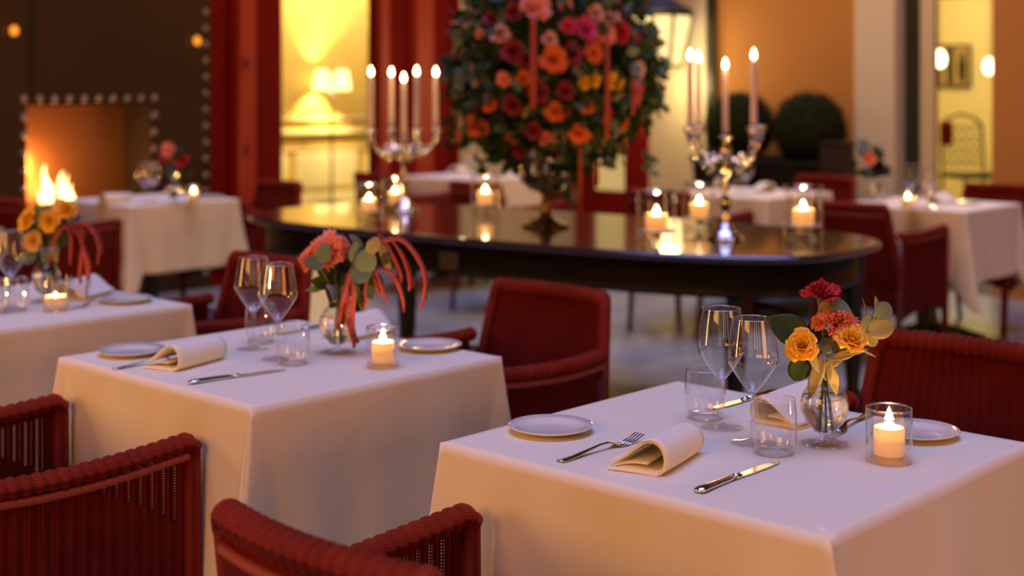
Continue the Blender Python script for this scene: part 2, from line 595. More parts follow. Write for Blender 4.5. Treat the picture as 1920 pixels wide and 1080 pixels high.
HW = 3.3
s50, s283 = sL(50), sL(284)
mb = MB()
mb.box(-5.0, s50, -0.4, 0, 0, HW, TLw)
mb.box(s50, s283, -0.4, 0, 1.275, HW, TLw)
mb.box(s50, s283, -0.4, 0, 0, 0.60, TLw)
mb.box(s283, sL(395), -0.4, 0, 0, HW, TLw)
wl = struct(obj('wall_left', mb, M['steel_wall'], smooth=False), 'blackened steel wall with rows of rivets around the fireplace')
obj('seam_strip', MB().box(sL(56), sL(62), 0, 0.012, 1.33, HW, TLw), M['soot'], wl, smooth=False)
# rivets, one shared dome
dome = MB().lathe([(0.024, 0), (0.0225, 0.008), (0.016, 0.014), (0.007, 0.018), (0.0001, 0.019)], 12).mesh('rivet')
dome.materials.append(M['rivet'])
rotw = Vector((0, 0, 1)).rotation_difference(Av)


def rivet(s, z):
    o = bpy.data.objects.new('rivet', dome); col.objects.link(o); o.parent = wl
    o.location = TLw(Vector((s, 0.0, z))); o.rotation_mode = 'QUATERNION'; o.rotation_quaternion = rotw


s46, s291, s386 = sL(45), sL(290), sL(386)
stp = (s291 - s46) / 9
for k in range(10): rivet(s46 + k * stp, 1.315)
for k in range(1, 7):
    rivet(s46, 1.315 - k * 0.113)
    rivet(s291, 1.315 - k * 0.113)
for k in range(20): rivet(s386, 2.25 - k * 0.113)
# firebox
fb = obj('firebox_trim', MB().box(s50, s283, -0.40, -0.34, 0.60, 1.275, TLw), M['copper'], wl, smooth=False)
obj('firebox_reveal', MB().box(s283 - 0.004, s283 + 0.004, -0.34, -0.002, 0.60, 1.275, TLw), M['soot'], wl, smooth=False)
obj('firebox_floor', MB().box(s50, s283, -0.34, -0.002, 0.60, 0.61, TLw), M['soot'], wl, smooth=False)


def flame_mesh(r, h, n=14, seed=0, wob=0.0):
    rr = random.Random(seed)
    prof = [(0.0001, 0), (0.55, .06), (0.9, .18), (1.0, .32), (0.86, .50), (0.6, .68), (0.33, .84), (0.12, .95), (0.0001, 1)]
    m = MB()
    ph = rr.uniform(0, 6)
    vs = []
    for q, z in prof:
        for k in range(n):
            a = 2 * PI * k / n
            vs.append((q * r * math.cos(a) + wob * math.sin(ph + z * 5) * z, q * r * math.sin(a) + wob * math.cos(ph + z * 4) * z, z * h))
    fs = [(j * n + k, j * n + (k + 1) % n, (j + 1) * n + (k + 1) % n, (j + 1) * n + k) for j in range(len(prof) - 1) for k in range(n)]
    return m.add(vs, fs)


fire = thing('gas_fire', 'bright gas flames burning in the copper fireplace', 'fire', TLw(Vector(((sL(92) + sL(128)) / 2, -0.16, 0.61))))
obj('burner_tray', MB().box(-0.22, 0.22, -0.05, 0.05, 0.0, 0.03, lambda v: Bv * v.x + Av * v.y + Vector((0, 0, v.z))), M['soot'], fire, smooth=False)
mfl = M['fire']
for q, (off, r, h, sd) in enumerate([(0.005, .021, .26, 1), (0.030, .018, .17, 2), (-0.025, .018, .15, 5), (0.115, .022, .21, 3), (0.150, .020, .18, 4), (0.180, .018, .12, 8)]):
    obj('flame', flame_mesh(r, h, seed=sd, wob=0.02), mfl, fire, loc=Bv * off + Vector((0, 0, 0.03)))
point('fire_light', TLw(Vector(((sL(92) + sL(128)) / 2 + 0.0, -0.10, 0.86))), 16, (1.0, 0.45, 0.12), 0.05)

# small glowing globes added for flame glints mirrored in the steel
for k, (px, py, lab) in enumerate([(20, 58, 'small amber globe added as a mirrored flame glint, high at the left end of the steel wall'),
                                   (363, 77, 'small amber globe added as a mirrored flame glint beside the right rivet column of the steel wall')]):
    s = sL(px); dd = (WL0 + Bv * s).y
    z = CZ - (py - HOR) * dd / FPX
    L = thing('flame_glint', lab, 'light', TLw(Vector((s, 0, z))), group='amber globes added as flame glints')
    obj('glint_peg', MB().tube([(0, 0, 0), Av * 0.03], 0.012, 8), M['iron'], L)
    obj('glow_globe', MB().lathe([(0.0001, -.03), (.018, -.024), (.026, 0), (.020, .022), (.0001, .034)], 14), M['amber'], L, loc=Av * 0.045)

# oxblood folding door leaves beside the opening
def door_leaf(name, segs, label, hinges=None):
    base = None
    for (p0, p1, n0, n1, mt) in segs:
        b = MB().box(sL(p0), sL(p1), n0, n1, 0, HW, TLw)
        if base is None:
            base = struct(obj(name, b, M[mt], smooth=False, bevel=0.01), label)
        else:
            obj('door_stile', b, M[mt], base, smooth=False, bevel=0.012)
    if hinges:
        px, ys = hinges
        for y in ys:
            s = sL(px); dd = (WL0 + Bv * s).y
            z = CZ - (y - HOR) * dd / FPX
            obj('hinge', MB().box(s - .02, s + .02, 0.12, 0.135, z - .035, z + .035, TLw), M['leg'], base, smooth=False)
    return base


door_leaf('door_1', [(395, 530, -0.1, 0.0, 'red_door'), (425, 432, 0, .07, 'red_door'), (433, 462, 0, .12, 'lit_jamb'), (463, 470, 0, .05, 'red_door')],
          'oxblood red folding door leaf beside the steel wall', (440, (120, 280)))
door_leaf('door_2', [(705, 856, -0.1, 0.0, 'red_door'), (706, 722, 0, .06, 'lit_jamb'), (768, 800, 0, .09, 'lit_jamb'), (845, 856, 0, .05, 'red_door')],
          'oxblood red folding door leaf right of the yellow room')
# cream end of left wall
sc_corner = 3.32
struct(obj('wall_back', MB().box(sL(856), sc_corner + 0.1, -0.15, 0, 0, HW, TLw), M['cream'], smooth=False), 'cream plaster wall behind the flower centrepiece')

# yellow room seen through the opening
yr = MB()
yr.box(-1.0, 9.5, -5.2, -5.0, 0, 3.2, TLw)
w_y = struct(obj('wall_far_room', yr, M['yellow_wall'], smooth=False), 'yellow papered wall of the lamp lit room')
for z0, z1, dep in ((0.85, 0.90, .05), (0.0, 0.14, .04), (0.66, .68, .02), (1.02, 1.05, .03)):
    obj('dado_rail', MB().box(-1.0, 9.5, -5.0, -5.0 + dep, z0, z1, TLw), M['yellow_room'], w_y, smooth=False, bevel=0.008)
for k in range(9):
    obj('wainscot_panel', MB().box(-0.8 + k * 1.1, 0.15 + k * 1.1, -5.0, -4.975, 0.2, 0.62, TLw), M['yellow_room'], w_y, smooth=False, bevel=0.01)
struct(obj('ceiling', MB().box(0.2, 9.5, -5.2, -0.4, 3.2, 3.3, TLw), M['yellow_room'], smooth=False), 'ceiling of the yellow room')

# floor lamp with two shades
lp = W(622, 376, 0); lpx = D(622, 376, 16.42); lp = Vector((lpx.x, 16.42, 0))
fl = thing('floor_lamp', 'slim floor lamp with two glowing shades in the yellow room', 'lamp', lp)
obj('base', MB().lathe([(0.0001, 0), (.15, 0), (.15, .02), (.03, .045), (.012, .06)], 24), M['iron'], fl)
obj('pole', MB().tube([(0, 0, .04), (0, 0, 1.66)], .014, 8), M['iron'], fl)
for sx in (-1, 1):
    obj('arm', MB().tube([(0, 0, 1.36), (sx * .06, 0, 1.40), (sx * .115, 0, 1.36)], .008, 6), M['iron'], fl)
    obj('lamp_shade', MB().lathe([(.075, .24), (.115, 0.0)], 24), M['lampshade'], fl, loc=(sx * .115, 0, 1.38), thick=.003)
for sx in (-1, 1): point('lamp_light', lp + Vector((sx * .115, 0, 1.51)), 90, (1.0, 0.74, 0.34), 0.03)
area('room_fill_light', (-3.6, 14.0, 3.1), (-3.2, 15.5, 0.6), 1.2, 1.2, 110, (1.0, 0.72, 0.30))  # area lamp added to lift the whole yellow room, no fixture built

area('wall_fill_light', TLw(Vector((5.2, -4.0, 3.1))), TLw(Vector((5.2, -5.0, 2.1))), 3.0, 0.3, 65, (1.0, 0.84, 0.60))  # unseen lamp added to brighten the top of the yellow wall
# right hand wall: terracotta plaster with doorway
cam_ok = None
sd0, sd1 = sR(1860), sR(1746)     # doorway
mb = MB()
mb.box(-5.0, sd0, -0.1, 0, 0, HW, TRw)
mb.box(sd0, sd1, -0.1, 0, 2.0, HW, TRw)
mb.box(sd1, sR(1343), -0.1, 0, 0, HW, TRw)
wr_ = struct(obj('wall_right', mb, M['orange'], smooth=False), 'terracotta orange plaster wall')
mb = MB().box(sR(1343), 6.3, -0.2, 0.0, 0, HW, TRw)
struct(obj('wall_end', mb, M['cream'], smooth=False), 'cream wall carrying the lantern')
struct(obj('trim_1', MB().box(sR(1346), sR(1331), 0, 0.06, 0, HW, TRw), M['dark_green'], smooth=False, bevel=.006), 'dark painted strip at the end of the terracotta wall')
struct(obj('trim_2', MB().box(sR(1331), sR(1300), 0, 0.05, 0, HW, TRw), M['white_col'], smooth=False, bevel=.006), 'grey white pilaster right of the lantern')
mb = MB().box(sR(1702), sR(1626), 0, 0.20, 0, HW, TRw)
struct(obj('trim_3', mb, M['white_col'], smooth=False, bevel=.02), 'tall off white column beside the doorway')
struct(obj('trim_4', MB().box(sR(1730), sR(1702), 0, 0.05, 0, HW, TRw), M['dark_green'], smooth=False, bevel=.006), 'dark open door edge beside the column')
df = struct(obj('trim_5', MB().box(sR(1756), sR(1730), 0, 0.04, 0, 2.2, TRw), M['cream'], smooth=False, bevel=.006), 'cream frame of the doorway')
# room beyond the doorway
room = MB()
room.box(-5.0, 4.0, -4.4, -4.2, 0, 3.0, TRw)
room.box(4.0, 4.2, -4.4, -0.1, 0, 3.0, TRw)
wy2 = struct(obj('wall_inner_room', room, M['yellow_room'], smooth=False), 'pale yellow wall seen through the right doorway')
struct(obj('floor_inner_room', MB().box(-5.0, 4.0, -4.2, -0.1, 0.0, 0.12, TRw), M['stone'], smooth=False), 'raised floor of the room beyond the doorway')
struct(obj('ceiling_inner_room', MB().box(-5.0, 4.2, -4.4, -0.1, 3.0, 3.1, TRw), M['yellow_room'], smooth=False), 'ceiling of the room beyond the doorway')
rc = D(1800, 40, 12.2)
point('inner_room_light', (rc.x, 11.6, 2.55), 150, (1.0, 0.76, 0.34), 0.15)
dW = 13.2
# framed pictures
for px0, px1, lab in ((1762, 1781, 'narrow framed print on the left beyond the doorway'), (1786, 1822, 'wider framed print with a dark figure beyond the doorway')):
    a = D(px0, 84, 13.0); b = D(px1, 164, 13.0)
    def TF(v, a=a): return Vector((a.x, 13.0, b.z)) + Av * v.x + Bv * v.y + Vector((0, 0, v.z))
    w = (b.x - a.x) / Av.x * 1.0; h = a.z - b.z
    p = thing('picture_frame', lab, 'picture', (0, 0, 0), group='framed prints beyond the doorway')
    # hang on the inner wall: find wall distance
    base = Vector((a.x, 13.0, b.z))
    off = 4.19 - (base - WR0).dot(Bv)
    k2 = (WR0.y + 4.19 * Bv.y)
    # intersection of the sight line with the inner wall
    def hit(px, py):
        kx = (px - 960) / FPX
        # point = t*(kx,1); (point-WR0).Bv = 4.185
        t = (4.185 + WR0.dot(Bv)) / (kx * Bv.x + Bv.y)
        return Vector((kx * t, t, CZ - (py - HOR) * t / FPX))
    q0 = hit(px0, 164); q1 = hit(px1, 84)
    p.location = q0
    L_ = (Vector((q1.x, q1.y, 0)) - Vector((q0.x, q0.y, 0))).length; H_ = q1.z - q0.z
    TP = lambda v: Av * v.x - Bv * v.y + Vector((0, 0, v.z))
    fr = MB(); t = 0.02
    fr.box(0, L_, 0, .03, 0, t, TP).box(0, L_, 0, .03, H_ - t, H_, TP).box(0, t, 0, .03, t, H_ - t, TP).box(L_ - t, L_, 0, .03, t, H_ - t, TP)
    obj('frame', fr, M['iron'], p, smooth=False)
    obj('print', MB().box(t, L_ - t, 0, .015, t, H_ - t, TP), M['picture'], p, smooth=False)
    if px0 > 1782:
        cx = L_ * .55
        obj('figure', MB().tube([TP(Vector((cx, .02, H_ * z))) for z in (.12, .3, .5, .62, .75, .85)], lambda t: .035 * (1 - abs(t - .4) * 1.2) + .006, 8, flat=1), M['iron'], p)
for px, py, r, lab in ((1762, 110, .055, 'left glowing pendant globe beyond the doorway'), (1855, 124, .05, 'right glowing pendant globe at the doorway edge')):
    p = D(px, py, 12.4)
    t = thing('pendant_lamp', lab, 'lamp', p, group='pendant globes beyond the doorway')
    obj('globe', MB().lathe([(0.0001, -1.5 * r), (.7 * r, -1.2 * r), (r, -.4 * r), (.95 * r, .4 * r), (.5 * r, 1.3 * r), (.0001, 1.5 * r)], 18), M['glow_globe'], t)
    obj('cord', MB().tube([(0, 0, 1.4 * r), (0, 0, 2.98 - p.z)], .004, 6), M['iron'], t)

# ornate iron armchair inside
ic = D(1806, 320, 11.6)
ich = thing('iron_chair', 'ornate scrolled iron armchair with red back cushion beyond the doorway', 'chair', (ic.x, 11.6, 0.12), 0.2)
zt = CZ - (214 - HOR) * 11.6 / FPX - .12; zs = CZ - (322 - HOR) * 11.6 / FPX - .12
mbk = MB()
for x in (-.19, .19): mbk.tube([(x, 0, zs), (x, .03, zt - .08)], .012, 6)
mbk.tube([(-.19, .03, zt - .1), (-.12, .03, zt - .03), (0, .03, zt), (.12, .03, zt - .03), (.19, .03, zt - .1)], .014, 6)
for k in range(5):
    for j in range(4):
        cx = -.14 + k * .07; cz = zs + .08 + j * .095
        mbk.tube([(cx + .03 * math.cos(a), .015, cz + .036 * math.sin(a)) for a in [i * PI / 5 for i in range(11)]], .005, 5, cap=False)
obj('backrest', mbk, M['iron'], ich)
obj('seat', MB().box(-.21, .21, -.38, .02, zs - .04, zs), M['iron'], ich, smooth=False, bevel=.01)
obj('cushion', MB().box(-.20, -.10, -.03, .05, zs + .22, zt - .06), M['weave'], ich, smooth=False, bevel=.02)
for x in (-.19, .19):
    for y in (-.36, 0): obj('leg', MB().tube([(x, y, zs - .04), (x * 1.05, y, 0)], .013, 6), M['iron'], ich)

# glazed red door on the end wall, partly behind the flowers
g0, g1 = sR(1217), sR(1085)
gd = struct(obj('door_3', MB().box(g0, g1, 0, 0.05, 0, 0.55, TRw).box(g0, sR(1178), 0, .05, .55, 2.3, TRw).box(sR(1122), g1, 0, .05, .55, 2.3, TRw).box(sR(1178), sR(1122), 0, .05, 2.2, 2.3, TRw), M['red_door'], smooth=False), 'dark red glazed door half hidden by the flowers')
obj('door_pane', MB().box(sR(1178), sR(1122), 0.01, 0.03, .55, 2.2, TRw), M['pane_lit'], gd, smooth=False)

# wall lantern
lc = D(1240, 70, 10.55)
ln = thing('wall_lantern', 'large black framed lantern with glowing panes on the cream wall', 'lantern', lc)
# six-sided tapered body
pts = []
zb, ztp = -.225, .17
for zz, rr_ in ((zb, .155), (ztp, .235)):
    pts.append([Vector((rr_ * math.cos(a), rr_ * math.sin(a), zz)) for a in [PI / 6 + .30 + k * PI / 3 for k in range(6)]])
panes = MB(); frm = MB()
for k in range(6):
    a, b = pts[0][k], pts[0][(k + 1) % 6]; c, d = pts[1][(k + 1) % 6], pts[1][k]
    obj('pane', MB().add([a, b, c, d], [(0, 1, 2, 3)]), M['lantern_pane'], ln, smooth=False, thick=.004)
    frm.tube([a, d], .016, 6).tube([a, b], .014, 6).tube([d, c], .016, 6)
obj('frame', frm, M['iron'], ln)
obj('roof', MB().lathe([(.245, ztp + .01), (.255, ztp + .03), (.15, ztp + .09), (.06, ztp + .15), (.03, ztp + .22), (.0001, ztp + .24)], 6), M['iron'], ln, smooth=False)
obj('finial', MB().lathe([(.0001, zb - .06), (.02, zb - .04), (.012, zb - .01), (.05, zb), (.0001, zb + .004)], 10), M['iron'], ln)
obj('bracket', MB().tube([Vector((0, 0, ztp + .22)), Vector((0, .1, ztp + .32)), Bv * .45 + Vector((0, 0, ztp + .28))], .012, 8), M['iron'], ln)
point('lantern_light', lc + Vector((0.0, -.34, -.05)), 9, (1.0, 0.72, 0.32), 0.12)
point('lantern_light', lc + Vector((0.05, .02, -.36)), 10, (1.0, 0.72, 0.32), 0.08)

# topiary balls in planters
def topiary(px, py, rpx, d, lab, plab):
    c = D(px, py, d); r = rpx * d / FPX
    t = thing('potted_topiary', lab, 'topiary', (c.x, c.y, 0), ROTB, group='potted box balls by the terracotta wall')
    rr = random.Random(int(px))
    m = MB()
    n = 0
    for i in range(2600):
        v = Vector((rr.gauss(0, 1), rr.gauss(0, 1), rr.gauss(0, 1))).normalized()
        p = v * r * rr.uniform(.9, 1.02)
        t1 = v.cross(Vector((rr.gauss(0, 1), rr.gauss(0, 1), rr.gauss(0, 1)))).normalized(); t2 = v.cross(t1)
        t1 = (t1 + v * rr.uniform(-.6, .6)) * .014; t2 = t2 * .010
        m.add([p - t1, p - t2 * .8, p + t1, p + t2 * .8], [(0, 1, 2, 3)])
    m.lathe([(0.0001, -r * .93), (r * .5, -r * .8), (r * .8, -r * .47), (r * .93, 0), (r * .8, r * .47), (r * .5, r * .8), (.0001, r * .93)], 24)
    o = obj('foliage', m, M['box_leaf'], t, loc=(0, 0, c.z), recalc=False)
    ph = c.z - r * .80
    w = r * .95
    pl = MB()
    vs = []
    for z, q in ((0, .82), (ph, 1.0)):
        vs += [(-w * q, -w * q, z), (w * q, -w * q, z), (w * q, w * q, z), (-w * q, w * q, z)]
    pl.add(vs, [(0, 3, 2, 1), (4, 5, 6, 7), (0, 1, 5, 4), (1, 2, 6, 5), (2, 3, 7, 6), (3, 0, 4, 7)])
    obj('planter', pl, M['planter'], t, smooth=False, bevel=.01)
    obj('rim', MB().box(-w * 1.05, w * 1.05, -w * 1.05, w * 1.05, ph - .04, ph + .005), M['planter'], t, smooth=False, bevel=.01)


topiary(1517, 243, 73, 9.6, 'large round box topiary in a dark planter, nearer the white column', '')
topiary(1387, 238, 68, 10.0, 'round box topiary in a dark planter, behind the right candelabra', '')
# bollard post with a pale knob
pb = W(1568, 400, 0); pp = D(1570, 265, 9.15)
bo = thing('low_pedestal', 'low brown box pedestal right of the topiary', 'pedestal', (pp.x, 9.15, 0), ROTB)
obj('body', MB().box(-.085, .085, -.085, .085, 0, pp.z - .02), M['dark_wood'], bo, smooth=False, bevel=.01)
obj('top', MB().box(-.095, .095, -.095, .095, pp.z - .02, pp.z), M['dark_wood'], bo, smooth=False, bevel=.006)


# ------------------------------------------------------------------ woven armchair
def chair_builder():
    t = thing('woven_armchair', '', 'chair')
    pitch = 0.026

    def panel(P, wu, hv, openfn=None, amp=0.0035, nrm=None):
        n = max(4, int(round(wu / pitch)))
        nu = n * 6; nv = 10
        def fn(u, v):
            p = P(u, v)
            return p + nrm(u) * (amp * (0.5 + 0.5 * math.cos(2 * PI * n * u)))
        return MB().grid(fn, nu, nv, lambda u, v: (u * wu, v * hv), (lambda u, v: openfn(u, v)) if openfn else None)
    # backrest: raked, slightly curved in plan
    def PB(u, v):
        x = (u * 2 - 1) * (.198 + .045 * (1 - v))
        return Vector((x, -.225 - .072 * v - .028 * (1 - (u * 2 - 1) ** 2), .40 + .388 * v))
    obj('backrest', panel(PB, .46, .42, nrm=lambda u: Vector((0, 1, .2)), openfn=lambda u, v: 0.0), M['weave'], t, thick=.008, recalc=False)
    obj('backrest_lining', MB().grid(lambda u, v: PB(u, v) + Vector((0, -.010, 0)), 24, 6, lambda u, v: (u * .46, v * .42)), M['weave'], t, thick=.006, recalc=False)
    # top rail with frame down both sides
    def ribr(r, L, per=.024, k=.15):
        return lambda q: r * (1 - k + k * abs(math.sin(PI * q * L / per)) * 1.6)
    top = []
    N = 190
    for i in range(N + 1):
        u = i / N
        # rounded corners
        s = (u * 2 - 1)
        drop = max(0, abs(s) - .93) / .07
        p = PB(.5 + .5 * s, 1.0)
        p.z += .006 - .022 * drop * drop
        p.x *= 1.02
        top.append(p)
    obj('top_rail', MB().tube(top, ribr(.0225, .46), 14), M['rail'], t, recalc=False)
    for q in (-1, 1):
        e = 0 if q < 0 else 1
        pts = [PB(e, v / 20) + Vector((q * .006, 0, 0)) for v in range(21)]
        obj('back_frame', MB().tube(pts, .0175, 12), M['rail'], t, recalc=False)
    # braided border under the rail on the outer face
    br = [PB(i / 40, .915) + Vector((0, -.017, 0)) for i in range(1, 40)]
    obj('braid', MB().tube(br, .009, 8), M['braid'], t, recalc=False)
    # side panels and arms
    def armz(v):   # v 0 at back, 1 at front
        return .632 + .032 * v ** 1.2 + .02 * (1 - v) ** 3
    for q in (-1, 1):
        def PS(u, v, q=q):
            x = q * (.242 + .014 * u + .012 * math.sin(PI * u))
            y = -.225 + .443 * u
            zt_ = armz(u) - .012
            zb_ = .235 + .05 * math.sin(PI * u)
            return Vector((x, y, zb_ + (zt_ - zb_) * v))
        def op(u, v):
            return 1.0 if (.50 < u < .93 and v > .93 - .27 * (u - .50) / .43) else 0.0
        n = 17
        sp = MB()
        sp.grid(lambda u, v: PS(u, v) + Vector((q * .0042 * (.5 + .5 * math.cos(2 * PI * n * u)), 0, 0)), n * 6, 26, lambda u, v: (u * .443, v * .42), op)
        s_o = obj('side_panel', sp, M['weave'], t, thick=.006, recalc=False)
        # arm rail: from back frame forward, over the front corner
        arm = []
        N = 150
        for i in range(N + 1):
            u = i / N
            arm.append(Vector((q * (.242 + .014 * u + .012 * math.sin(PI * u)), -.238 + .463 * u, armz(u) + .004 - (.016 * (max(0, u - .95) / .05) ** 2))))
        obj('armrest', MB().tube(arm, ribr(.0235, .463), 14, flat=.8), M['rail'], t, recalc=False)
        b2 = [Vector((q * (.2565 + .014 * u + .012 * math.sin(PI * u)), -.225 + .43 * u, armz(u) - .021)) for u in [i / 40 for i in range(41)]]
        obj('braid', MB().tube(b2, .0085, 8), M['braid'], t, recalc=False)
        # front post = front leg
        obj('leg', MB().tube([(q * .256, .220, armz(1) - .005), (q * .256, .222, .4), (q * .254, .223, .2), (q * .248, .227, 0)], lambda k: .020 - .005 * max(0, k - .5), 12), M['rail'], t, recalc=False)
        obj('leg', MB().tube([(q * .238, -.228, .62), (q * .238, -.234, .3), (q * .232, -.268, 0)], lambda k: .018 - .003 * k, 10), M['leg'], t, recalc=False)
    # seat
    se = MB()
    se.grid(lambda u, v: Vector(((u * 2 - 1) * .244, -.222 + .445 * v, .425 + .018 * (1 - (2 * u - 1) ** 4) * (1 - (2 * v - 1) ** 4))), 30, 16, lambda u, v: (u * .52, v * .51))
    obj('seat', se, M['weave'], t, thick=.03, recalc=False)
    ap = MB().grid(lambda u, v: Vector(((u * 2 - 1) * .245, .226, (.27 + .05 * math.sin(PI * u)) + (.43 - .27 - .05 * math.sin(PI * u)) * v)), 60, 5, lambda u, v: (u * .52, v * .16))
    obj('front_apron', ap, M['weave'], t, thick=.014, recalc=False)
    ap = MB().grid(lambda u, v: Vector(((u * 2 - 1) * .236, -.232, (.25 + .04 * math.sin(PI * u)) + (.42 - .25 - .04 * math.sin(PI * u)) * v)), 60, 5, lambda u, v: (u * .5, v * .17))
    obj('back_apron', ap, M['weave'], t, thick=.014, recalc=False)
    return t


GC = 'woven red armchairs around the dining tables'
# (place, facing, label): facing +1 looks along Bv, -1 looks back towards the camera side
CH = [
    (T1 - Bv * .617, 1, 'dark red woven armchair in the foreground centre, curved back rail cut by the frame'),
    (T2 - Bv * .60 - Av * 0.05, 1, 'dark red woven armchair at lower left with both arm rails in view'),
    (T1 + Bv * .597, -1, 'red woven armchair behind the front right table, its wide back facing us beside the candle'),
    (T2 + Bv * .677 - Av * .04, -1, 'red woven armchair standing between the two front tables'),
    (T3 + Bv * .60, -1, 'red woven armchair behind the pair of wine glasses at left'),
    (TL - Bv * .58, 1, 'red woven armchair in front of the fireplace table, behind the yellow roses'),
    (TL + Bv * .60, -1, 'red woven armchair on the far side of the fireplace table, against the red door'),
    (TR - Bv * .58, 1, 'red woven armchair between the oval table and the table by the doorway'),
    (TR + Bv * .60, -1, 'dark red woven armchair on the far right behind the table by the doorway'),
    (TC + Bv * .60, -1, 'red woven armchair in front of the potted topiaries'),
    (TC - Bv * .60, 1, 'red woven armchair seen beneath the right half of the oval table'),
    (TM - Bv * .62, 1, 'red woven armchair behind the left candelabra'),
    (TM + Bv * .62, -1, 'red woven armchair at the far side of the rear table, behind the flower centrepiece'),
    (Vector((-.02, 8.55, 0)), 1, 'red woven armchair directly behind the foot of the flower centrepiece'),
]
for p, fdir, lab in CH:
    make('chair', chair_builder, lab, GC, p, ROTB + (0 if fdir > 0 else PI))


# ------------------------------------------------------------------ tables with cloths
def table_builder(la, lb):
    def f():
        t = thing('dining_table', '', 'table')
        obj('tabletop', MB().box(-la / 2 + .012, la / 2 - .012, -lb / 2 + .012, lb / 2 - .012, .72, .746), M['dark_wood'], t, smooth=False, bevel=.006)
        obj('column', MB().lathe([(.05, .72), (.035, .66), (.03, .3), (.045, .12), (.06, .06)], 20), M['dark_wood'], t)
        ft = MB()
        for k in range(4):
            a = PI / 4 + k * PI / 2
            ft.tube([(0, 0, .09), (.16 * math.cos(a), .16 * math.sin(a), .06), (.30 * math.cos(a), .30 * math.sin(a), .02)], lambda q: .03 - .01 * q, 8)
        obj('base', ft, M['dark_wood'], t)
        return t
    return f


def cloth_mesh(la, lb, drop, seed):
    """square cloth over a rectangular top: flat top, rounded edge, sides and four cone folds"""
    rr = random.Random(seed)
    ph = [rr.uniform(0, 6.28) for _ in range(12)]
    ha, hb = la / 2, lb / 2
    # perimeter stations: (x, y, nx, ny, kind, q)
    st = []
    nS, nC = 34, 22
    corners = [(ha, hb, 0), (-ha, hb, PI / 2), (-ha, -hb, PI), (ha, -hb, 3 * PI / 2)]
    for c in range(4):
        cx, cy, a0 = corners[c]
        for k in range(nC):
            q = k / nC
            st.append((cx, cy, a0, q, 'c', c))
        nx, ny, _ = corners[(c + 1) % 4]
        for k in range(nS):
            q = k / nS
            st.append((cx + (nx - cx) * q, cy + (ny - cy) * q, a0 + PI / 2, q, 's', c))
    nP = len(st)
    rows = 26
    vs, fs = [], []
    r0 = 0.008
    skew = [rr.uniform(-.25, .25) for _ in range(4)]
    for j in range(rows + 1):
        tt = j / rows
        for i, (x, y, a, q, kd, c) in enumerate(st):
            if kd == 's':
                h = tt * drop
                n = Vector((math.cos(a), math.sin(a), 0))
                tang = Vector((-n.y, n.x, 0))
                amp = (.010 * math.sin(2 * PI * 1.5 * q + ph[c]) + .006 * math.sin(2 * PI * 3.2 * q + ph[c + 4])) * (h / drop) * math.sin(PI * q)
                out = r0 + .06 * h + amp
                pull = .20 * h                       # side sheet edge is drawn in at the fold
                ed = (1 - q) ** 6 - q ** 6
                pos = Vector((x, y, 0)) + n * (out - .05 * h * (abs(ed))) + tang * (pull * ed)
                z = .752 - h
                if h < r0:
                    pass
                vs.append((pos.x, pos.y, z))
            else:
                L = drop * (1 + .40 * math.sin(PI * q) ** 2)
                h = tt * L
                # fold profile: from side sheet A edge to ridge to sheet B edge
                na = Vector((math.cos(a), math.sin(a), 0)); nb = Vector((math.cos(a + PI / 2), math.sin(a + PI / 2), 0))
                o_s = r0 + .01 * h
                pA = na * o_s - nb * (.20 * h)
                pB = nb * o_s - na * (.20 * h)
                rid = (na * (.5 + skew[c]) + nb * (.5 - skew[c])) * (r0 * 2 + .30 * h)
                if q < .5:
                    k = q * 2
                    k2 = k
                    bulge = .06 * h * math.sin(PI * k)
                    pos = pA.lerp(rid, k2) + nb * (-bulge * .6)
                else:
                    k = (q - .5) * 2
                    bulge = .06 * h * math.sin(PI * k)
                    pos = rid.lerp(pB, k) + na * (-bulge * .6)
                # rounded ridge
                rnd = max(0, 1 - abs(q - .5) * 10)
                pos -= (na + nb).normalized() * (.012 * rnd * rnd * min(1, h * 8))
                z = .752 - h * .965
                vs.append((x + pos.x, y + pos.y, z))
    for j in range(rows):
        for i in range(nP):
            a, b = j * nP + i, j * nP + (i + 1) % nP
            fs.append((a, b, b + nP, a + nP))
    # top, kept inset a little so that the edge rounds over
    base = len(vs)
    G = 20
    # inner ring rows for the rounding
    ring1 = []
    for (x, y, a, q, kd, c) in st:
        ring1.append((x * (1 - .006 / ha), y * (1 - .006 / hb), .7527))
    vs += ring1
    for i in range(nP):
        a, b = i, (i + 1) % nP
        fs.append((a, base + i, base + (i + 1) % nP, b))
    b2 = len(vs)
    ring2 = [(x * .9, y * .9, .753) for (x, y, a, q, kd, c) in st]
    vs += ring2
    for i in range(nP):
        fs.append((base + i, b2 + i, b2 + (i + 1) % nP, base + (i + 1) % nP))
    vs.append((0, 0, .753)); ce = len(vs) - 1
    for i in range(nP):
        fs.append((b2 + i, ce, b2 + (i + 1) % nP))
    m = MB(); m.add(vs, fs)
    return m


def set_table(key, c, la, lb, drop, tl, cl, seed, rot=0):
    make(key, table_builder(.655, .65), tl, 'square dining tables under white cloths', c, ROTB + rot)
    o = obj('tablecloth', cloth_mesh(la, lb, drop, seed), M['cloth'], loc=c, rotz=ROTB + rot, recalc=True)
    s = o.modifiers.new('solidify', 'SOLIDIFY'); s.thickness = .0012; s.offset = 1
    tag(o, cl, 'tablecloth', 'white linen tablecloths')
    return o


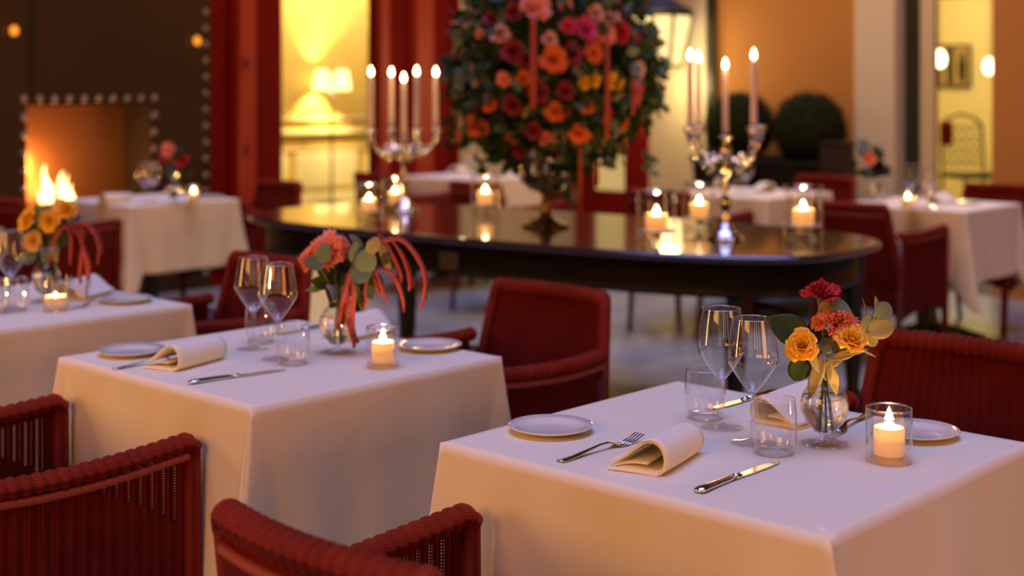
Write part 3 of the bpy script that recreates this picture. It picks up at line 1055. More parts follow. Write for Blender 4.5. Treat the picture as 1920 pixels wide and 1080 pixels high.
set_table('tbl', T1, .735, .675, .42, 'square table hidden under the cloth at the front right', 'white linen cloth on the front right table, set in sharp focus', 11)
set_table('tbl', T2, .72, .675, .42, 'square table under the cloth left of the front right table', 'white linen cloth on the second table, its corner fold pointing to us', 12)
set_table('tbl', T3, .72, .675, .42, 'square table under the cloth at the left edge', 'white linen cloth on the table cut by the left edge', 13)
set_table('tbl', TL, .66, .68, .37, 'square table in front of the fireplace', 'white linen cloth on the table in front of the fireplace', 14)
set_table('tbl', TR, .70, .66, .37, 'square table by the lit doorway at right', 'white linen cloth on the table by the lit doorway at right', 15)
set_table('tbl', TC, .70, .68, .37, 'square table in front of the topiaries', 'white linen cloth on the table behind the right candelabra', 16)
set_table('tbl', TM, .70, .68, .37, 'square table at the rear behind the flower centrepiece', 'white linen cloth on the rear table behind the flower centrepiece', 17)

# ------------------------------------------------------------------ oval table
OT = Vector((.096, 6.106, 0)); OANG = -.656


def stadium(a, b, n=96, p=3.3):
    out = []
    for k in range(n):
        t = 2 * PI * k / n
        c, s = math.cos(t), math.sin(t)
        out.append((a * math.copysign(abs(c) ** (2 / p), c), b * math.copysign(abs(s) ** (2 / p), s)))
    return out


def slab(a, b, prof, cap=True):
    m = MB(); n = 96
    vs = []; fs = []
    for off, z in prof:
        vs += [(x, y, z) for x, y in stadium(a + off, b + off, n)]
    for j in range(len(prof) - 1):
        for k in range(n):
            q, r = j * n + k, j * n + (k + 1) % n
            fs.append((q, r, r + n, q + n))
    if cap:
        fs.append(tuple(range(n))[::-1]); fs.append(tuple((len(prof) - 1) * n + k for k in range(n)))
    return m.add(vs, fs)


ot = thing('oval_table', 'large oval polished black wood table carrying candelabras and the flower centrepiece', 'table', OT, OANG)
obj('tabletop', slab(1.53, .64, [(-.012, .738), (0, .744), (.004, .752), (0, .762), (-.006, .768), (-.014, .770)]), M['table_top_wood'], ot, smooth=False, recalc=True)
obj('apron', slab(1.44, .56, [(0, .738), (0, .63), (.006, .625), (.006, .618), (0, .612)], cap=False), M['black_wood'], ot, thick=.02)
legp = [(.045, .74), (.045, .60), (.03, .585), (.045, .56), (.034, .53), (.042, .44), (.036, .30), (.026, .17), (.038, .14), (.024, .11), (.022, .05), (.030, .03), (.022, 0)]
for x, y in ((-1.30, -.34), (1.20, -.36), (-1.35, .28), (1.36, .33), (-.43, -.36), (-.21, .36)):
    obj('leg', MB().lathe(legp, 20), M['black_wood'], ot, loc=(x, y, 0))
obj('hinge', MB().box(-.05, .05, -.585, -.579, .63, .70), M['bronze'], ot, smooth=False)


# ------------------------------------------------------------------ table ware
def wine_glass():
    t = thing('wine_glass', '', 'wine glass')
    bowl = [(.0045, .0885), (.0095, .0915), (.020, .105), (.032, .1225), (.0405, .1365), (.0436, .1435), (.0444, .149), (.0438, .156), (.0410, .176), (.0374, .198), (.0338, .216)]
    obj('bowl', MB().lathe(bowl, 48), M['glass'], t)
    obj('rim', MB().lathe([(.0335, .2155), (.0342, .2165), (.0335, .2172), (.0328, .2165), (.0335, .2155)], 48), M['glass_rim'], t)
    obj('stem', MB().lathe([(.0001, .006), (.006, .007), (.0040, .018), (.0036, .05), (.0040, .078), (.0062, .088), (.010, .093), (.0001, .094)], 20), M['glass_stem'], t)
    obj('foot', MB().lathe([(.0001, .0012), (.037, .0008), (.0385, .0016), (.036, .0024), (.020, .0042), (.007, .0085), (.0001, .009)], 48), M['glass_stem'], t)
    return t


def tumbler():
    t = thing('tumbler', '', 'tumbler')
    obj('body', MB().lathe([(.0285, .002), (.0325, .010), (.0365, .026), (.0378, .045), (.0370, .068), (.0348, .092)], 44), M['glass'], t)
    obj('base', MB().lathe([(.0001, .001), (.025, .001), (.0305, .005), (.0325, .011), (.030, .012), (.0001, .0105)], 40), M['glass_solid'], t)
    obj('rim', MB().lathe([(.0348, .0915), (.0354, .0925), (.0348, .0932), (.0342, .0925), (.0348, .0915)], 44), M['glass_rim'], t)
    return t


def candle_parts(t, r, z0, h, flame=0.020, zoff=.002):
    # hollowed wax: walls a little higher than the melted pool
    cn = obj('candle', MB().lathe([(.0001, z0), (r * .92, z0), (r, z0 + .004), (r, z0 + h), (r * .93, z0 + h + .001), (r * .90, z0 + h - .003), (r * .88, z0 + h * .56), (r * .6, z0 + h * .50), (.0001, z0 + h * .50)], 36), M['wax'], t)
    w = obj('wick', MB().tube([(0, 0, z0 + h * .49), (0.0005, 0, z0 + h * .49 + .012)], .0008, 6), M['wick'], cn)
    fl_ = obj('flame', flame_mesh(flame * .24, flame, 12), M['flame_core'], cn, loc=(0, 0, z0 + h * .72 + zoff))
    return t


def votive():
    t = thing('candle_holder', '', 'candle')
    obj('glass', MB().lathe([(.0355, .003), (.0372, .008), (.0374, .05), (.0374, .089)], 48), M['glass_thick'], t)
    obj('rim', MB().lathe([(.0350, .088), (.0365, .0905), (.0378, .088), (.0365, .0865), (.0350, .088)], 48), M['glass_rim'], t)
    obj('base', MB().lathe([(.0001, .001), (.034, .001), (.0368, .004), (.0368, .009), (.033, .011), (.0001, .0105)], 40), M['glass_solid'], t)
    obj('cup', MB().lathe([(.0225, .0125), (.0262, .016), (.0268, .060)], 32), M['glass'], t)
    return candle_parts(t, .0248, .0125, .044, .030)


def tapered_votive():
    t = thing('tealight_holder', '', 'candle')
    obj('glass', MB().lathe([(.030, .003), (.0335, .008), (.038, .05), (.0445, .092)], 40), M['glass_thick'], t)
    obj('base', MB().lathe([(.0001, .001), (.029, .001), (.032, .005), (.0335, .018), (.0001, .016)], 40), M['glass_solid'], t)
    return candle_parts(t, .031, .019, .022, .016)


def plate():
    t = thing('bread_plate', '', 'plate')
    obj('dish', MB().lathe([(.0001, .004), (.040, .004), (.046, .005), (.060, .0095), (.0755, .0145), (.0765, .0135), (.074, .0118), (.060, .007), (.045, .0015), (.043, .0008), (.0001, .001)], 56), M['china'], t)
    return t


def fork():
    t = thing('fork', '', 'fork')
    # along +y, tines at +y
    path = [(-.100, .004, .0072), (-.096, .0035, .0100), (-.085, .0032, .0096), (-.06, .005, .0072), (-.03, .009, .0042), (0, .0125, .0032), (.02, .0125, .0034), (.032, .009, .0070), (.042, .0045, .0110), (.052, .0030, .0126), (.060, .0030, .0126)]
    m = MB(); vs = []
    for y, z, w in path:
        vs += [(-w, y, z), (0, y, z + .0016), (w, y, z), (w * .8, y, z - .0016), (-w * .8, y, z - .0016)]
    fs = []
    for i in range(len(path) - 1):
        for k in range(5):
            a = i * 5 + k; b = i * 5 + (k + 1) % 5
            fs.append((a, b, b + 5, a + 5))
    fs.append((4, 3, 2, 1, 0)); fs.append(tuple((len(path) - 1) * 5 + k for k in range(5)))
    m.add(vs, fs)
    obj('handle', m, M['steel'], t)
    for k in range(4):
        x = (k - 1.5) * .0066
        obj('tine', MB().tube([(x, .058, .0032), (x, .072, .0042), (x * .97, .088, .0075), (x * .94, .104, .0135)], lambda q: .0020 - .0008 * q, 8, flat=.7), M['steel'], t)
    return t


def knife():
    t = thing('table_knife', '', 'knife')
    path = [(-.115, .0052, .004, .002), (-.112, .0055, .0090, .0038), (-.104, .0060, .0105, .0048), (-.09, .0058, .0088, .0050), (-.06, .0055, .0070, .0050), (-.03, .0052, .0062, .0048), (-.012, .0050, .0060, .0046)]
    def sw(path, n=12):
        vs = []; fs = []
        for y, z, w, h in path:
            for k in range(n):
                a = 2 * PI * k / n
                vs.append((w * math.cos(a), y, z + h * math.sin(a)))
        for i in range(len(path) - 1):
            for k in range(n):
                a = i * n + k; b = i * n + (k + 1) % n
                fs.append((a, b, b + n, a + n))
        fs.append(tuple(range(n))); fs.append(tuple((len(path) - 1) * n + k for k in range(n))[::-1])
        return MB().add(vs, fs)
    obj('handle', sw(path), M['steel'], t)
    obj('bolster', sw([(-.013, .005, .0060, .0046), (-.010, .005, .0078, .0050), (-.006, .005, .0064, .0045), (-.003, .005, .0078, .0050), (.002, .005, .0070, .004)]), M['steel'], t)
    bl = MB()
    prof = [(.002, -.0065, .0065), (.03, -.0078, .0085), (.07, -.0072, .0088), (.095, -.0045, .0082), (.108, .0005, .0070), (.116, .0050, .0056)]
    vs = []
    for y, xl, xr in prof:
        vs += [(xl, y, .0040), (xr, y, .0030), (xr, y, .0050), (xl, y, .0044)]
    fs = [(i * 4 + k, i * 4 + (k + 1) % 4, i * 4 + 4 + (k + 1) % 4, i * 4 + 4 + k) for i in range(len(prof) - 1) for k in range(4)]
    fs += [(0, 3, 2, 1), (20, 21, 22, 23)]
    obj('blade', bl.add(vs, fs), M['steel'], t, smooth=False)
    return t


def napkin():
    t = thing('napkin', '', 'napkin')
    # rolled strip, open end towards -y: overlapping layers around a teardrop
    def curve(k, off):
        # teardrop outline: flat left tail, round right
        a = k
        pts = [(-.055, .003), (-.030, .0035), (0, .003), (.028, .0025), (.040, .008), (.044, .020), (.038, .034), (.024, .042), (.006, .040), (-.014, .030), (-.034, .018), (-.055, .010)]
        n = len(pts) - 1
        f = min(a * n, n - 1e-6); i = int(f); q = f - i
        p0 = pts[max(i - 1, 0)]; p1 = pts[i]; p2 = pts[i + 1]; p3 = pts[min(i + 2, n)]
        def cr(a0, a1, a2, a3):
            return .5 * (2 * a1 + (a2 - a0) * q + (2 * a0 - 5 * a1 + 4 * a2 - a3) * q * q + (3 * a1 - a0 - 3 * a2 + a3) * q ** 3)
        x = cr(p0[0], p1[0], p2[0], p3[0]); z = cr(p0[1], p1[1], p2[1], p3[1])
        # shrink for inner layers
        cx, cz = .006, .020
        return cx + (x - cx) * (1 - off), cz + (z - cz) * (1 - off)
    m = MB()
    def fn(u, v):
        x, z = curve(u, 0)
        y = -.083 + .166 * v
        sq = 1 + .04 * math.sin(v * 3)
        return Vector((x * sq, y + .012 * (u - .5), max(.0018, z * (1.32 - .16 * v))))
    obj('outer_fold', m.grid(fn, 48, 12), M['napkin'], t, thick=.0026, recalc=False)
    def fn2(u, v):
        x, z = curve(.05 + u * .9, .10)
        return Vector((x, -.080 + .160 * v, max(.0032, z * (1.30 - .16 * v))))
    obj('inner_fold', MB().grid(fn2, 40, 8), M['napkin'], t, thick=.0022, recalc=False)
    def fn3(u, v):
        x = -.050 + .060 * u; z = .006 + .010 * u + .004 * math.sin(u * 3)
        return Vector((x, -.078 + .156 * v, z))
    obj('tucked_fold', MB().grid(fn3, 14, 6), M['napkin'], t, thick=.002, recalc=False)
    return t


def bud_vase():
    t = thing('bud_vase', '', 'vase')
    obj('body', MB().lathe([(.006, .018), (.018, .024), (.032, .040), (.0405, .058), (.0415, .070), (.038, .086), (.028, .102), (.017, .114), (.0125, .124), (.0130, .134), (.019, .148), (.030, .162)], 48), M['glass'], t)
    obj('water', MB().lathe([(.0001, .020), (.016, .0245), (.030, .040), (.0388, .058), (.0398, .070), (.0372, .084), (.0001, .084)], 40), M['water'], t)
    foot = []
    n = 48
    vs = []; fs = []
    for r, z in ((.0001, .019), (.006, .018), (.010, .010), (.024, .0060), (.040, .0030), (.041, .0012), (.0001, .001)):
        for k in range(n):
            a = 2 * PI * k / n
            q = 1 + (.05 * math.cos(a * 8) if r > .02 else 0)
            vs.append((r * q * math.cos(a), r * q * math.sin(a), z + (.0012 * math.cos(a * 8) if .02 < r < .0405 and z > .002 else 0)))
    fs = [(j * n + k, j * n + (k + 1) % n, (j + 1) * n + (k + 1) % n, (j + 1) * n + k) for j in range(6) for k in range(n)]
    obj('foot', MB().add(vs, fs), M['glass_stem'], t)
    return t


def on(T, b, a, z=ZT): return Vector((T.x + Bv.x * b + Av.x * a, T.y + Bv.y * b + Av.y * a, z))


names = {1: 'the front right table', 2: 'the second table', 3: 'the left edge table', 4: 'the fireplace table', 5: 'the doorway table', 6: 'the topiary table', 7: 'the rear table'}


def put(kind, fn, pos, lab, rot=0.0, grp=None, scale=None):
    p = Vector(pos); p.z = ZT
    return make(kind, fn, lab, grp, p, ROTB + rot, scale)


GW, GT, GP, GF, GK, GN, GV, GVase = 'wine glasses on the dining tables', 'tumblers on the dining tables', 'bread plates', 'forks beside the napkins', 'table knives', 'rolled white napkins', 'small candle holders on the dining tables', 'glass bud vases on the dining tables'
# front right table
put('wg', wine_glass, W(1353, 803, ZT), 'left taller-standing wine glass behind the other on the front right table', 0, GW)
put('wg', wine_glass, W(1411, 832, ZT), 'nearer wine glass overlapping the other on the front right table', 0, GW)
put('tu', tumbler, W(1322, 785, ZT), 'empty tumbler left of both wine glass stems on the front right table', 0, GT)
put('tu', tumbler, W(1452, 851, ZT), 'empty tumbler between the vase and the front knife on the front right table', 0, GT)
put('pl', plate, on(T1, -.16, -.285), 'white bread plate at the left corner of the front right table', 0, GP)
put('pl', plate, on(T1, .255, .205), 'white bread plate behind the candle on the front right table', 0, GP)
put('fk', fork, on(T1, -.205, -.135), 'fork left of the rolled napkin at the front of the front right table', -.04, GF)
put('fk', fork, on(T1, .24, .085), 'fork half hidden behind the candle on the front right table', PI + .15, GF)
put('kn', knife, on(T1, -.18, .125), 'knife with a rounded handle at the very front of the front right table', .02, GK)
put('kn', knife, on(T1, .275, -.165), 'knife lying behind the wine glasses on the front right table', PI - .02, GK)
put('nk', napkin, on(T1, -.188, -.022), 'rolled white napkin at the front of the front right table', .25, GN)
put('nk', napkin, on(T1, .225, -.02), 'rolled white napkin behind the vase on the front right table', PI, GN)
put('cd', votive, W(1667, 866, ZT), 'lit white candle in a clear glass on the front right table', 0, GV)
V1 = W(1546, 834, ZT)
put('vs', bud_vase, V1, 'round bellied glass bud vase on the front right table', 0.2, GVase)
# second table
put('wg', wine_glass, W(475, 655, ZT), 'left wine glass on the second table', 0, GW)
put('wg', wine_glass, W(521, 674, ZT), 'right and nearer wine glass on the second table', 0, GW)
put('tu', tumbler, W(489, 643, ZT), 'tumbler behind the wine glass stems on the second table', 0, GT)
put('tu', tumbler, W(549, 683, ZT), 'tumbler in front of the flowers on the second table', 0, GT)
put('pl', plate, W(246, 665, ZT), 'white bread plate behind the napkin at the left corner of the second table', 0, GP)
put('pl', plate, W(806, 655, ZT), 'white bread plate right of the candle on the second table', 0, GP)
put('fk', fork, W(290, 682, ZT), 'fork tucked beside the napkin on the second table', -.05, GF)
put('nk', napkin, W(352, 683, ZT), 'rolled white napkin with an open end at the front of the second table', .30, GN)
put('nk', napkin, W(672, 630, ZT), 'rolled white napkin behind the vase on the second table', PI, GN)
put('kn', knife, W(447, 708, ZT), 'knife at the front of the second table', -.12, GK)
put('kn', knife, W(560, 622, ZT), 'knife seen through the tumbler on the second table', PI, GK)
put('cd', votive, W(718, 689, ZT), 'lit white candle in a clear glass on the second table', 0, GV)
V2 = W(632, 662, ZT)
put('vs', bud_vase, V2, 'glass bud vase with trailing red blooms on the second table', 0, GVase)
# left edge table
put('wg', wine_glass, W(19, 578, ZT), 'wine glass left of the yellow roses on the left edge table', 0, GW)
put('wg', wine_glass, W(-18, 566, ZT), 'wine glass cut by the frame on the left edge table', 0, GW)
put('tu', tumbler, W(27, 584, ZT), 'tumbler beside the tealight on the left edge table', 0, GT)
put('tu', tumbler, W(-8, 588, ZT), 'tumbler cut by the frame on the left edge table', 0, GT)
put('tv', tapered_votive, W(104, 583, ZT), 'tealight in a flared glass on the left edge table', 0, None)
put('pl', plate, W(236, 567, ZT), 'white bread plate near the right corner of the left edge table', 0, GP)
put('nk', napkin, W(158, 556, ZT), 'white napkin behind the tealight on the left edge table', PI + .5, GN)
put('fk', fork, W(178, 572, ZT), 'fork between napkin and plate on the left edge table', PI + .3, GF)
V3 = W(86, 566, ZT)
put('vs', bud_vase, V3, 'glass bud vase holding yellow roses on the left edge table', .1, GVase)
# fireplace table
put('wg', wine_glass, W(272, 381, ZT), 'left wine glass on the fireplace table', 0, GW)
put('wg', wine_glass, W(286, 378, ZT), 'right wine glass on the fireplace table', 0, GW)
V4 = W(326, 380, ZT)
put('vs', bud_vase, V4, 'glass bud vase holding red blooms on the fireplace table', 0, GVase)
put('cd', votive, W(363, 379, ZT), 'small lit candle on the fireplace table', 0, GV)
put('nk', napkin, W(215, 380, ZT), 'white napkin on the left of the fireplace table', 0, GN)
put('pl', plate, W(395, 372, ZT), 'white bread plate right of the candle on the fireplace table', 0, GP)
# doorway table
put('wg', wine_glass, W(1708, 386, ZT), 'left wine glass on the doorway table', 0, GW)
put('wg', wine_glass, W(1744, 389, ZT), 'right wine glass on the doorway table', 0, GW)
put('cd', votive, W(1702, 391, ZT), 'small lit candle on the doorway table', 0, GV)
V5 = W(1645, 376, ZT)
put('vs', bud_vase, V5, 'glass bud vase with a loose bouquet on the doorway table', 0, GVase)
put('pl', plate, W(1812, 382, ZT), 'white bread plate at the right of the doorway table', 0, GP)
put('nk', napkin, W(1765, 381, ZT), 'white napkin behind the wine glasses on the doorway table', PI, GN)
put('tu', tumbler, W(1730, 394, ZT), 'tumbler between the wine glasses on the doorway table', 0, GT)
# topiary table
put('wg', wine_glass, W(1400, 366, ZT), 'wine glass behind the right candelabra on the topiary table', 0, GW)
put('nk', napkin, W(1432, 361, ZT), 'white napkin on the topiary table', .8, GN, 1.15)
put('tu', tumbler, W(1386, 364, ZT), 'tumbler on the topiary table', 0, GT)
V6 = W(1352, 363, ZT)
put('vs', bud_vase, V6, 'glass bud vase with green sprigs on the topiary table', 0, GVase)
# rear table
put('nk', napkin, W(858, 324, ZT), 'white napkin on the rear table, left', .3, GN)
put('nk', napkin, W(940, 330, ZT), 'white napkin on the rear table, right', .3, GN)
put('wg', wine_glass, W(885, 330, ZT), 'wine glass on the rear table', 0, GW)
put('tu', tumbler, W(912, 334, ZT), 'tumbler on the rear table', 0, GT)


# candle light for each lit candle
def candle_light(p, z, power=0.55):
    point('candle_light', (p.x, p.y, z), power, (1.0, 0.58, 0.20), 0.008)


for px, py in ((1667, 866), (718, 689)):
    candle_light(W(px, py, ZT), ZT + .052, 2.2)
candle_light(W(104, 583, ZT), ZT + .040, 1.1)
for px, py in ((363, 379), (1702, 391)): candle_light(W(px, py, ZT), ZT + .052, 2.2)


# ------------------------------------------------------------------ flowers
def orient(direction, spin=0.0):
    q = Vector((0, 0, 1)).rotation_difference(Vector(direction).normalized())
    return q.to_matrix() @ Matrix.Rotation(spin, 3, 'Z')


def petal(m, T, ang, r, h, wid, open_, curl, nu=6, nv=5, ruffle=0.0, rr=None, tip=0.0, close=0.0):
    ph = rr.uniform(0, 6) if rr else 0
    def fn(u, v):
        s = u * 2 - 1
        w = wid * math.sin(PI * (.12 + .80 * v) * .92) ** .6
        a = ang + s * w
        rad = r * (.25 + .75 * v ** .8) + open_ * v * v + curl * max(0, v - .65) ** 2 * 6
        rad *= 1 - close * v * v
        z = h * (v ** .85) - curl * max(0, v - .7) ** 2 * 7 - abs(s) ** 3 * h * .18 * v + tip * (1 - abs(s)) * v ** 3
        if ruffle: 
            z += ruffle * math.sin(s * 11 + ph) * v * v
            rad += ruffle * math.cos(s * 9 + ph) * v * v
        return T @ Vector((rad * math.cos(a), rad * math.sin(a), z))
    m.grid(fn, nu, nv)


def rose_mesh(Rr, seed, nu=7, nv=6, n=26, openness=1.0):
    rr = random.Random(seed); m = MB(); T = Matrix.Identity(3)
    for i in range(n):
        t = i / (n - 1)
        petal(m, T, i * 2.399 + rr.uniform(-.2, .2), Rr * (.10 + .62 * t), Rr * (1.15 - .35 * t + rr.uniform(-.05, .05)), 1.15 - .45 * t,
              Rr * .28 * t * openness, Rr * .22 * t * openness, nu, nv, Rr * .015, rr, Rr * .03, max(0, .75 - 2.2 * t))
    return m


def carnation_mesh(Rr, seed, n=46, nu=12, nv=5):
    rr = random.Random(seed); m = MB(); T = Matrix.Identity(3)
    for i in range(n):
        t = i / (n - 1)
        petal(m, T, i * 2.399 + rr.uniform(-.3, .3), Rr * (.06 + .50 * t), Rr * (1.05 - .62 * t + rr.uniform(-.10, .12)), .50 + .12 * rr.random(),
              Rr * .52 * t, Rr * .05 * t, nu, nv, Rr * .085, rr)
    return m


def leaf_mesh(L, Wd, bend=0.25, round_=False, fold=.15, nu=6, nv=9):
    m = MB()
    def fn(u, v):
        s = u * 2 - 1
        w = Wd / 2 * ((math.sin(PI * v ** .9) ** .55) if round_ else (math.sin(PI * min(1, v * .97 + .015)) ** .9 * (1.15 - .35 * v)))
        return Vector((s * w, L * v, -bend * L * v * v + abs(s) * w * fold + .0))
    return m.grid(fn, nu, nv)


def stem_parts(parent, base_local, top_local, sag=0.0, r=.0016, mat='stem'):
    b, t_ = Vector(base_local), Vector(top_local)
    neck = Vector((0, 0, .135))
    pts = [b]
    pts += [b.lerp(neck, k / 4) for k in range(1, 5)]
    for k in range(1, 7):
        q = k / 6
        p = neck.lerp(t_, q); p.z += sag * math.sin(PI * q)
        pts.append(p)
    obj('stem', MB().tube(pts, r, 7), M[mat], parent)


def flower(kind, V, px, py, dd, Rr, dirv, mat, name, cat, label, seed, calyx=True, grp=None, spin=0, n=None):
    """a single cut flower: blossom, stem, calyx; origin at the vase foot"""
    c = D(px, py, V.y + dd)
    t = thing(name, label, cat, V, 0, grp)
    loc = c - V
    me = (rose_mesh(Rr, seed) if kind == 'rose' else carnation_mesh(Rr, seed))
    Tm = orient(dirv, spin)
    base = loc - Tm @ Vector((0, 0, Rr * .55))
    me.v = [tuple(Tm @ Vector(v) + base) for v in me.v]
    obj('blossom', me, M[mat], t, recalc=False, thick=.0004)
    if calyx:
        mm = MB().lathe([(.0022, -.016 if kind != 'rose' else -.008), (.006 if kind != 'rose' else .005, -.010), (.0065, -.002), (.010, .006), (.008, .004)], 14)
        mm.v = [tuple(Tm @ Vector(v) + base) for v in mm.v]
        obj('calyx', mm, M['euc'], t)
    rb = random.Random(seed + 50)
    a = rb.uniform(0, 6.28)
    stem_parts(t, (.012 * math.cos(a), .012 * math.sin(a), .024), base - Tm @ Vector((0, 0, .008)))
    return t


def leaf_at(V, px, py, dd, L, Wd, tipdir, facing, mat, parent, round_=False, bend=.25, nm='leaf'):
    """leaf centred at the pixel, its length along tipdir, its face turned to 'facing'"""
    c = D(px, py, V.y + dd) - V
    y = Vector(tipdir).normalized(); z = Vector(facing); z = (z - y * z.dot(y)).normalized(); x = y.cross(z)
    m = leaf_mesh(L, Wd, bend, round_)
    T = Matrix((x, y, z)).transposed()
    m.v = [tuple(T @ (Vector(v) - Vector((0, L / 2, -bend * L * .25))) + c) for v in m.v]
    return obj(nm, m, M[mat], parent, recalc=False, thick=.0005)


CAMD = Vector((0, -1, 0.15))
# ---- bouquet on the front right table
flower('rose', V1, 1504, 648, -.035, .0275, (-.25, -1, .35), 'rose_y', 'rose', 'flower', 'golden yellow rose, the left one on the front right table', 3, spin=.4)
flower('rose', V1, 1597, 636, -.03, .0285, (.15, -.75, .85), 'rose_y', 'rose', 'flower', 'golden yellow rose, the right one on the front right table', 4)
flower('carnation', V1, 1576, 600, -.005, .036, (.25, -.8, .7), 'carn_c', 'carnation', 'flower', 'coral orange carnation in the middle of the front bouquet', 6)
flower('carnation', V1, 1533, 603, .01, .016, (-.8, -.6, .4), 'coral', 'carnation', 'flower', 'small coral bloom left of the large coral carnation', 7)
flower('carnation', V1, 1539, 543, .02, .033, (-.05, -.25, 1), 'carn_r', 'carnation', 'flower', 'crimson carnation standing tallest in the front bouquet', 8)
# green ruff below the red carnation
gl = thing('rose_leaf_sprig', 'dark glossy leaf sprig on the left of the front bouquet', 'leaves', V1)
leaf_at(V1, 1480, 618, .0, .085, .058, (-.75, 0, .45), (.2, -1, .3), 'leaf', gl, bend=.15)
leaf_at(V1, 1498, 692, -.01, .045, .040, (-.3, 0, -.7), (0, -1, .1), 'leaf', gl, True, .1)
leaf_at(V1, 1528, 622, .03, .05, .04, (.2, 0, .9), (0, -1, .1), 'leaf', gl, bend=.1)
leaf_at(V1, 1560, 640, .03, .055, .05, (.6, 0, .6), (0, -1, .1), 'leaf', gl, bend=.1)
stem_parts(gl, (-.01, .005, .024), D(1505, 640, V1.y) - V1)
e1 = thing('eucalyptus_sprig', 'round leaved eucalyptus sprig at the right of the front bouquet', 'leaves', V1)
for (px, py, L, Wd, td, fc, mt, rd) in [
        (1652, 614, .050, .040, (1, 0, .25), (.1, -1, .35), 'dry', True),
        (1657, 583, .036, .034, (.5, .2, .7), (0, -1, .1), 'euc', True),
        (1634, 636, .030, .026, (.5, 0, -.6), (.1, -1, .3), 'dry', True),
        (1643, 570, .028, .013, (0, 0, 1), (.6, -.8, 0), 'dry', False),
        (1622, 580, .040, .008, (-.05, 0, 1), (.8, -.5, 0), 'euc', False),
        (1626, 605, .034, .030, (.3, 0, .7), (.4, -1, 0), 'euc', True),
        (1551, 578, .036, .030, (.4, 0, .8), (0, -1, .4), 'dry', True),
        (1575, 575, .040, .030, (.8, 0, -.2), (.2, -1, .9), 'euc', True),
        (1552, 662, .044, .030, (1, 0, .05), (0, -1, .5), 'euc_b', True),
        (1551, 648, .030, .028, (.8, 0, .35), (0, -1, .3), 'euc', True)]:
    leaf_at(V1, px, py, .004, L, Wd, td, fc, mt, e1, rd, .12)
stem_parts(e1, (.012, 0, .024), D(1648, 572, V1.y + .01) - V1, sag=-.01)
e2 = thing('olive_leaf_sprig', 'pale olive leaf sprig drooping over the vase neck of the front bouquet', 'leaves', V1)
for (px, py, L, Wd, td, fc) in [(1530, 706, .085, .024, (-.35, -.15, -.9), (-.3, -1, .2)), (1562, 712, .055, .022, (.3, -.2, -.9), (.3, -1, .2)),
                                (1548, 690, .050, .026, (-.25, 0, .95), (-.4, -1, .3)), (1585, 665, .050, .018, (1, 0, .35), (.1, -1, .6)),
                                (1604, 658, .045, .014, (1, 0, .2), (.1, -1, .6)), (1566, 676, .045, .018, (.8, 0, .5), (.1, -1, .5)),
                                (1526, 676, .050, .022, (-.4, -.1, .8), (.5, -1, .2)), (1628, 662, .034, .004, (1, 0, -.35), (.1, -1, .6))]:
    leaf_at(V1, px, py, -.018, L, Wd, td, fc, 'dry', e2, False, .2)
stem_parts(e2, (0, -.012, .024), D(1560, 680, V1.y - .015) - V1)


def amaranth(V, starts, label, seed, name='amaranth_stem'):
    """drooping tassels: list of (px,py list) polylines given as points round the vase"""
    t = thing(name, label, 'flower', V)
    rr = random.Random(seed)
    extra = []
    for pts_, r0 in starts:
        jx, jy = rr.uniform(-9, 9), rr.uniform(-6, 3)
        n_ = len(pts_)
        extra.append(([(px + jx * k / (n_ - 1), py + jy * k / (n_ - 1) + (rr.uniform(-22, -6) if k == n_ - 1 else 0), dd + .012) for k, (px, py, dd) in enumerate(pts_)], r0 * .8))
    for pts_, r0 in starts + extra:
        P = [D(px, py, V.y + dd) - V for px, py, dd in pts_]
        # catmull to dense
        dense = []
        for i in range(len(P) - 1):
            p0, p1, p2, p3 = P[max(i - 1, 0)], P[i], P[i + 1], P[min(i + 2, len(P) - 1)]
            for k in range(14):
                q = k / 14
                dense.append(.5 * (2 * p1 + (p2 - p0) * q + (2 * p0 - 5 * p1 + 4 * p2 - p3) * q * q + (3 * p1 - p0 - 3 * p2 + p3) * q ** 3))
        dense.append(P[-1])
        dense = [p + Vector((rr.uniform(-1, 1), rr.uniform(-1, 1), rr.uniform(-1, 1))) * .0007 for p in dense]
        r0 *= .66
        obj('tassel', MB().tube(dense, lambda q, r0=r0: r0 * (.55 + .6 * math.sin(PI * min(1, q * 1.02)) ** .6) * (1 + rr.uniform(-.22, .22)), 8), M['amar'], t, recalc=False)
    return t


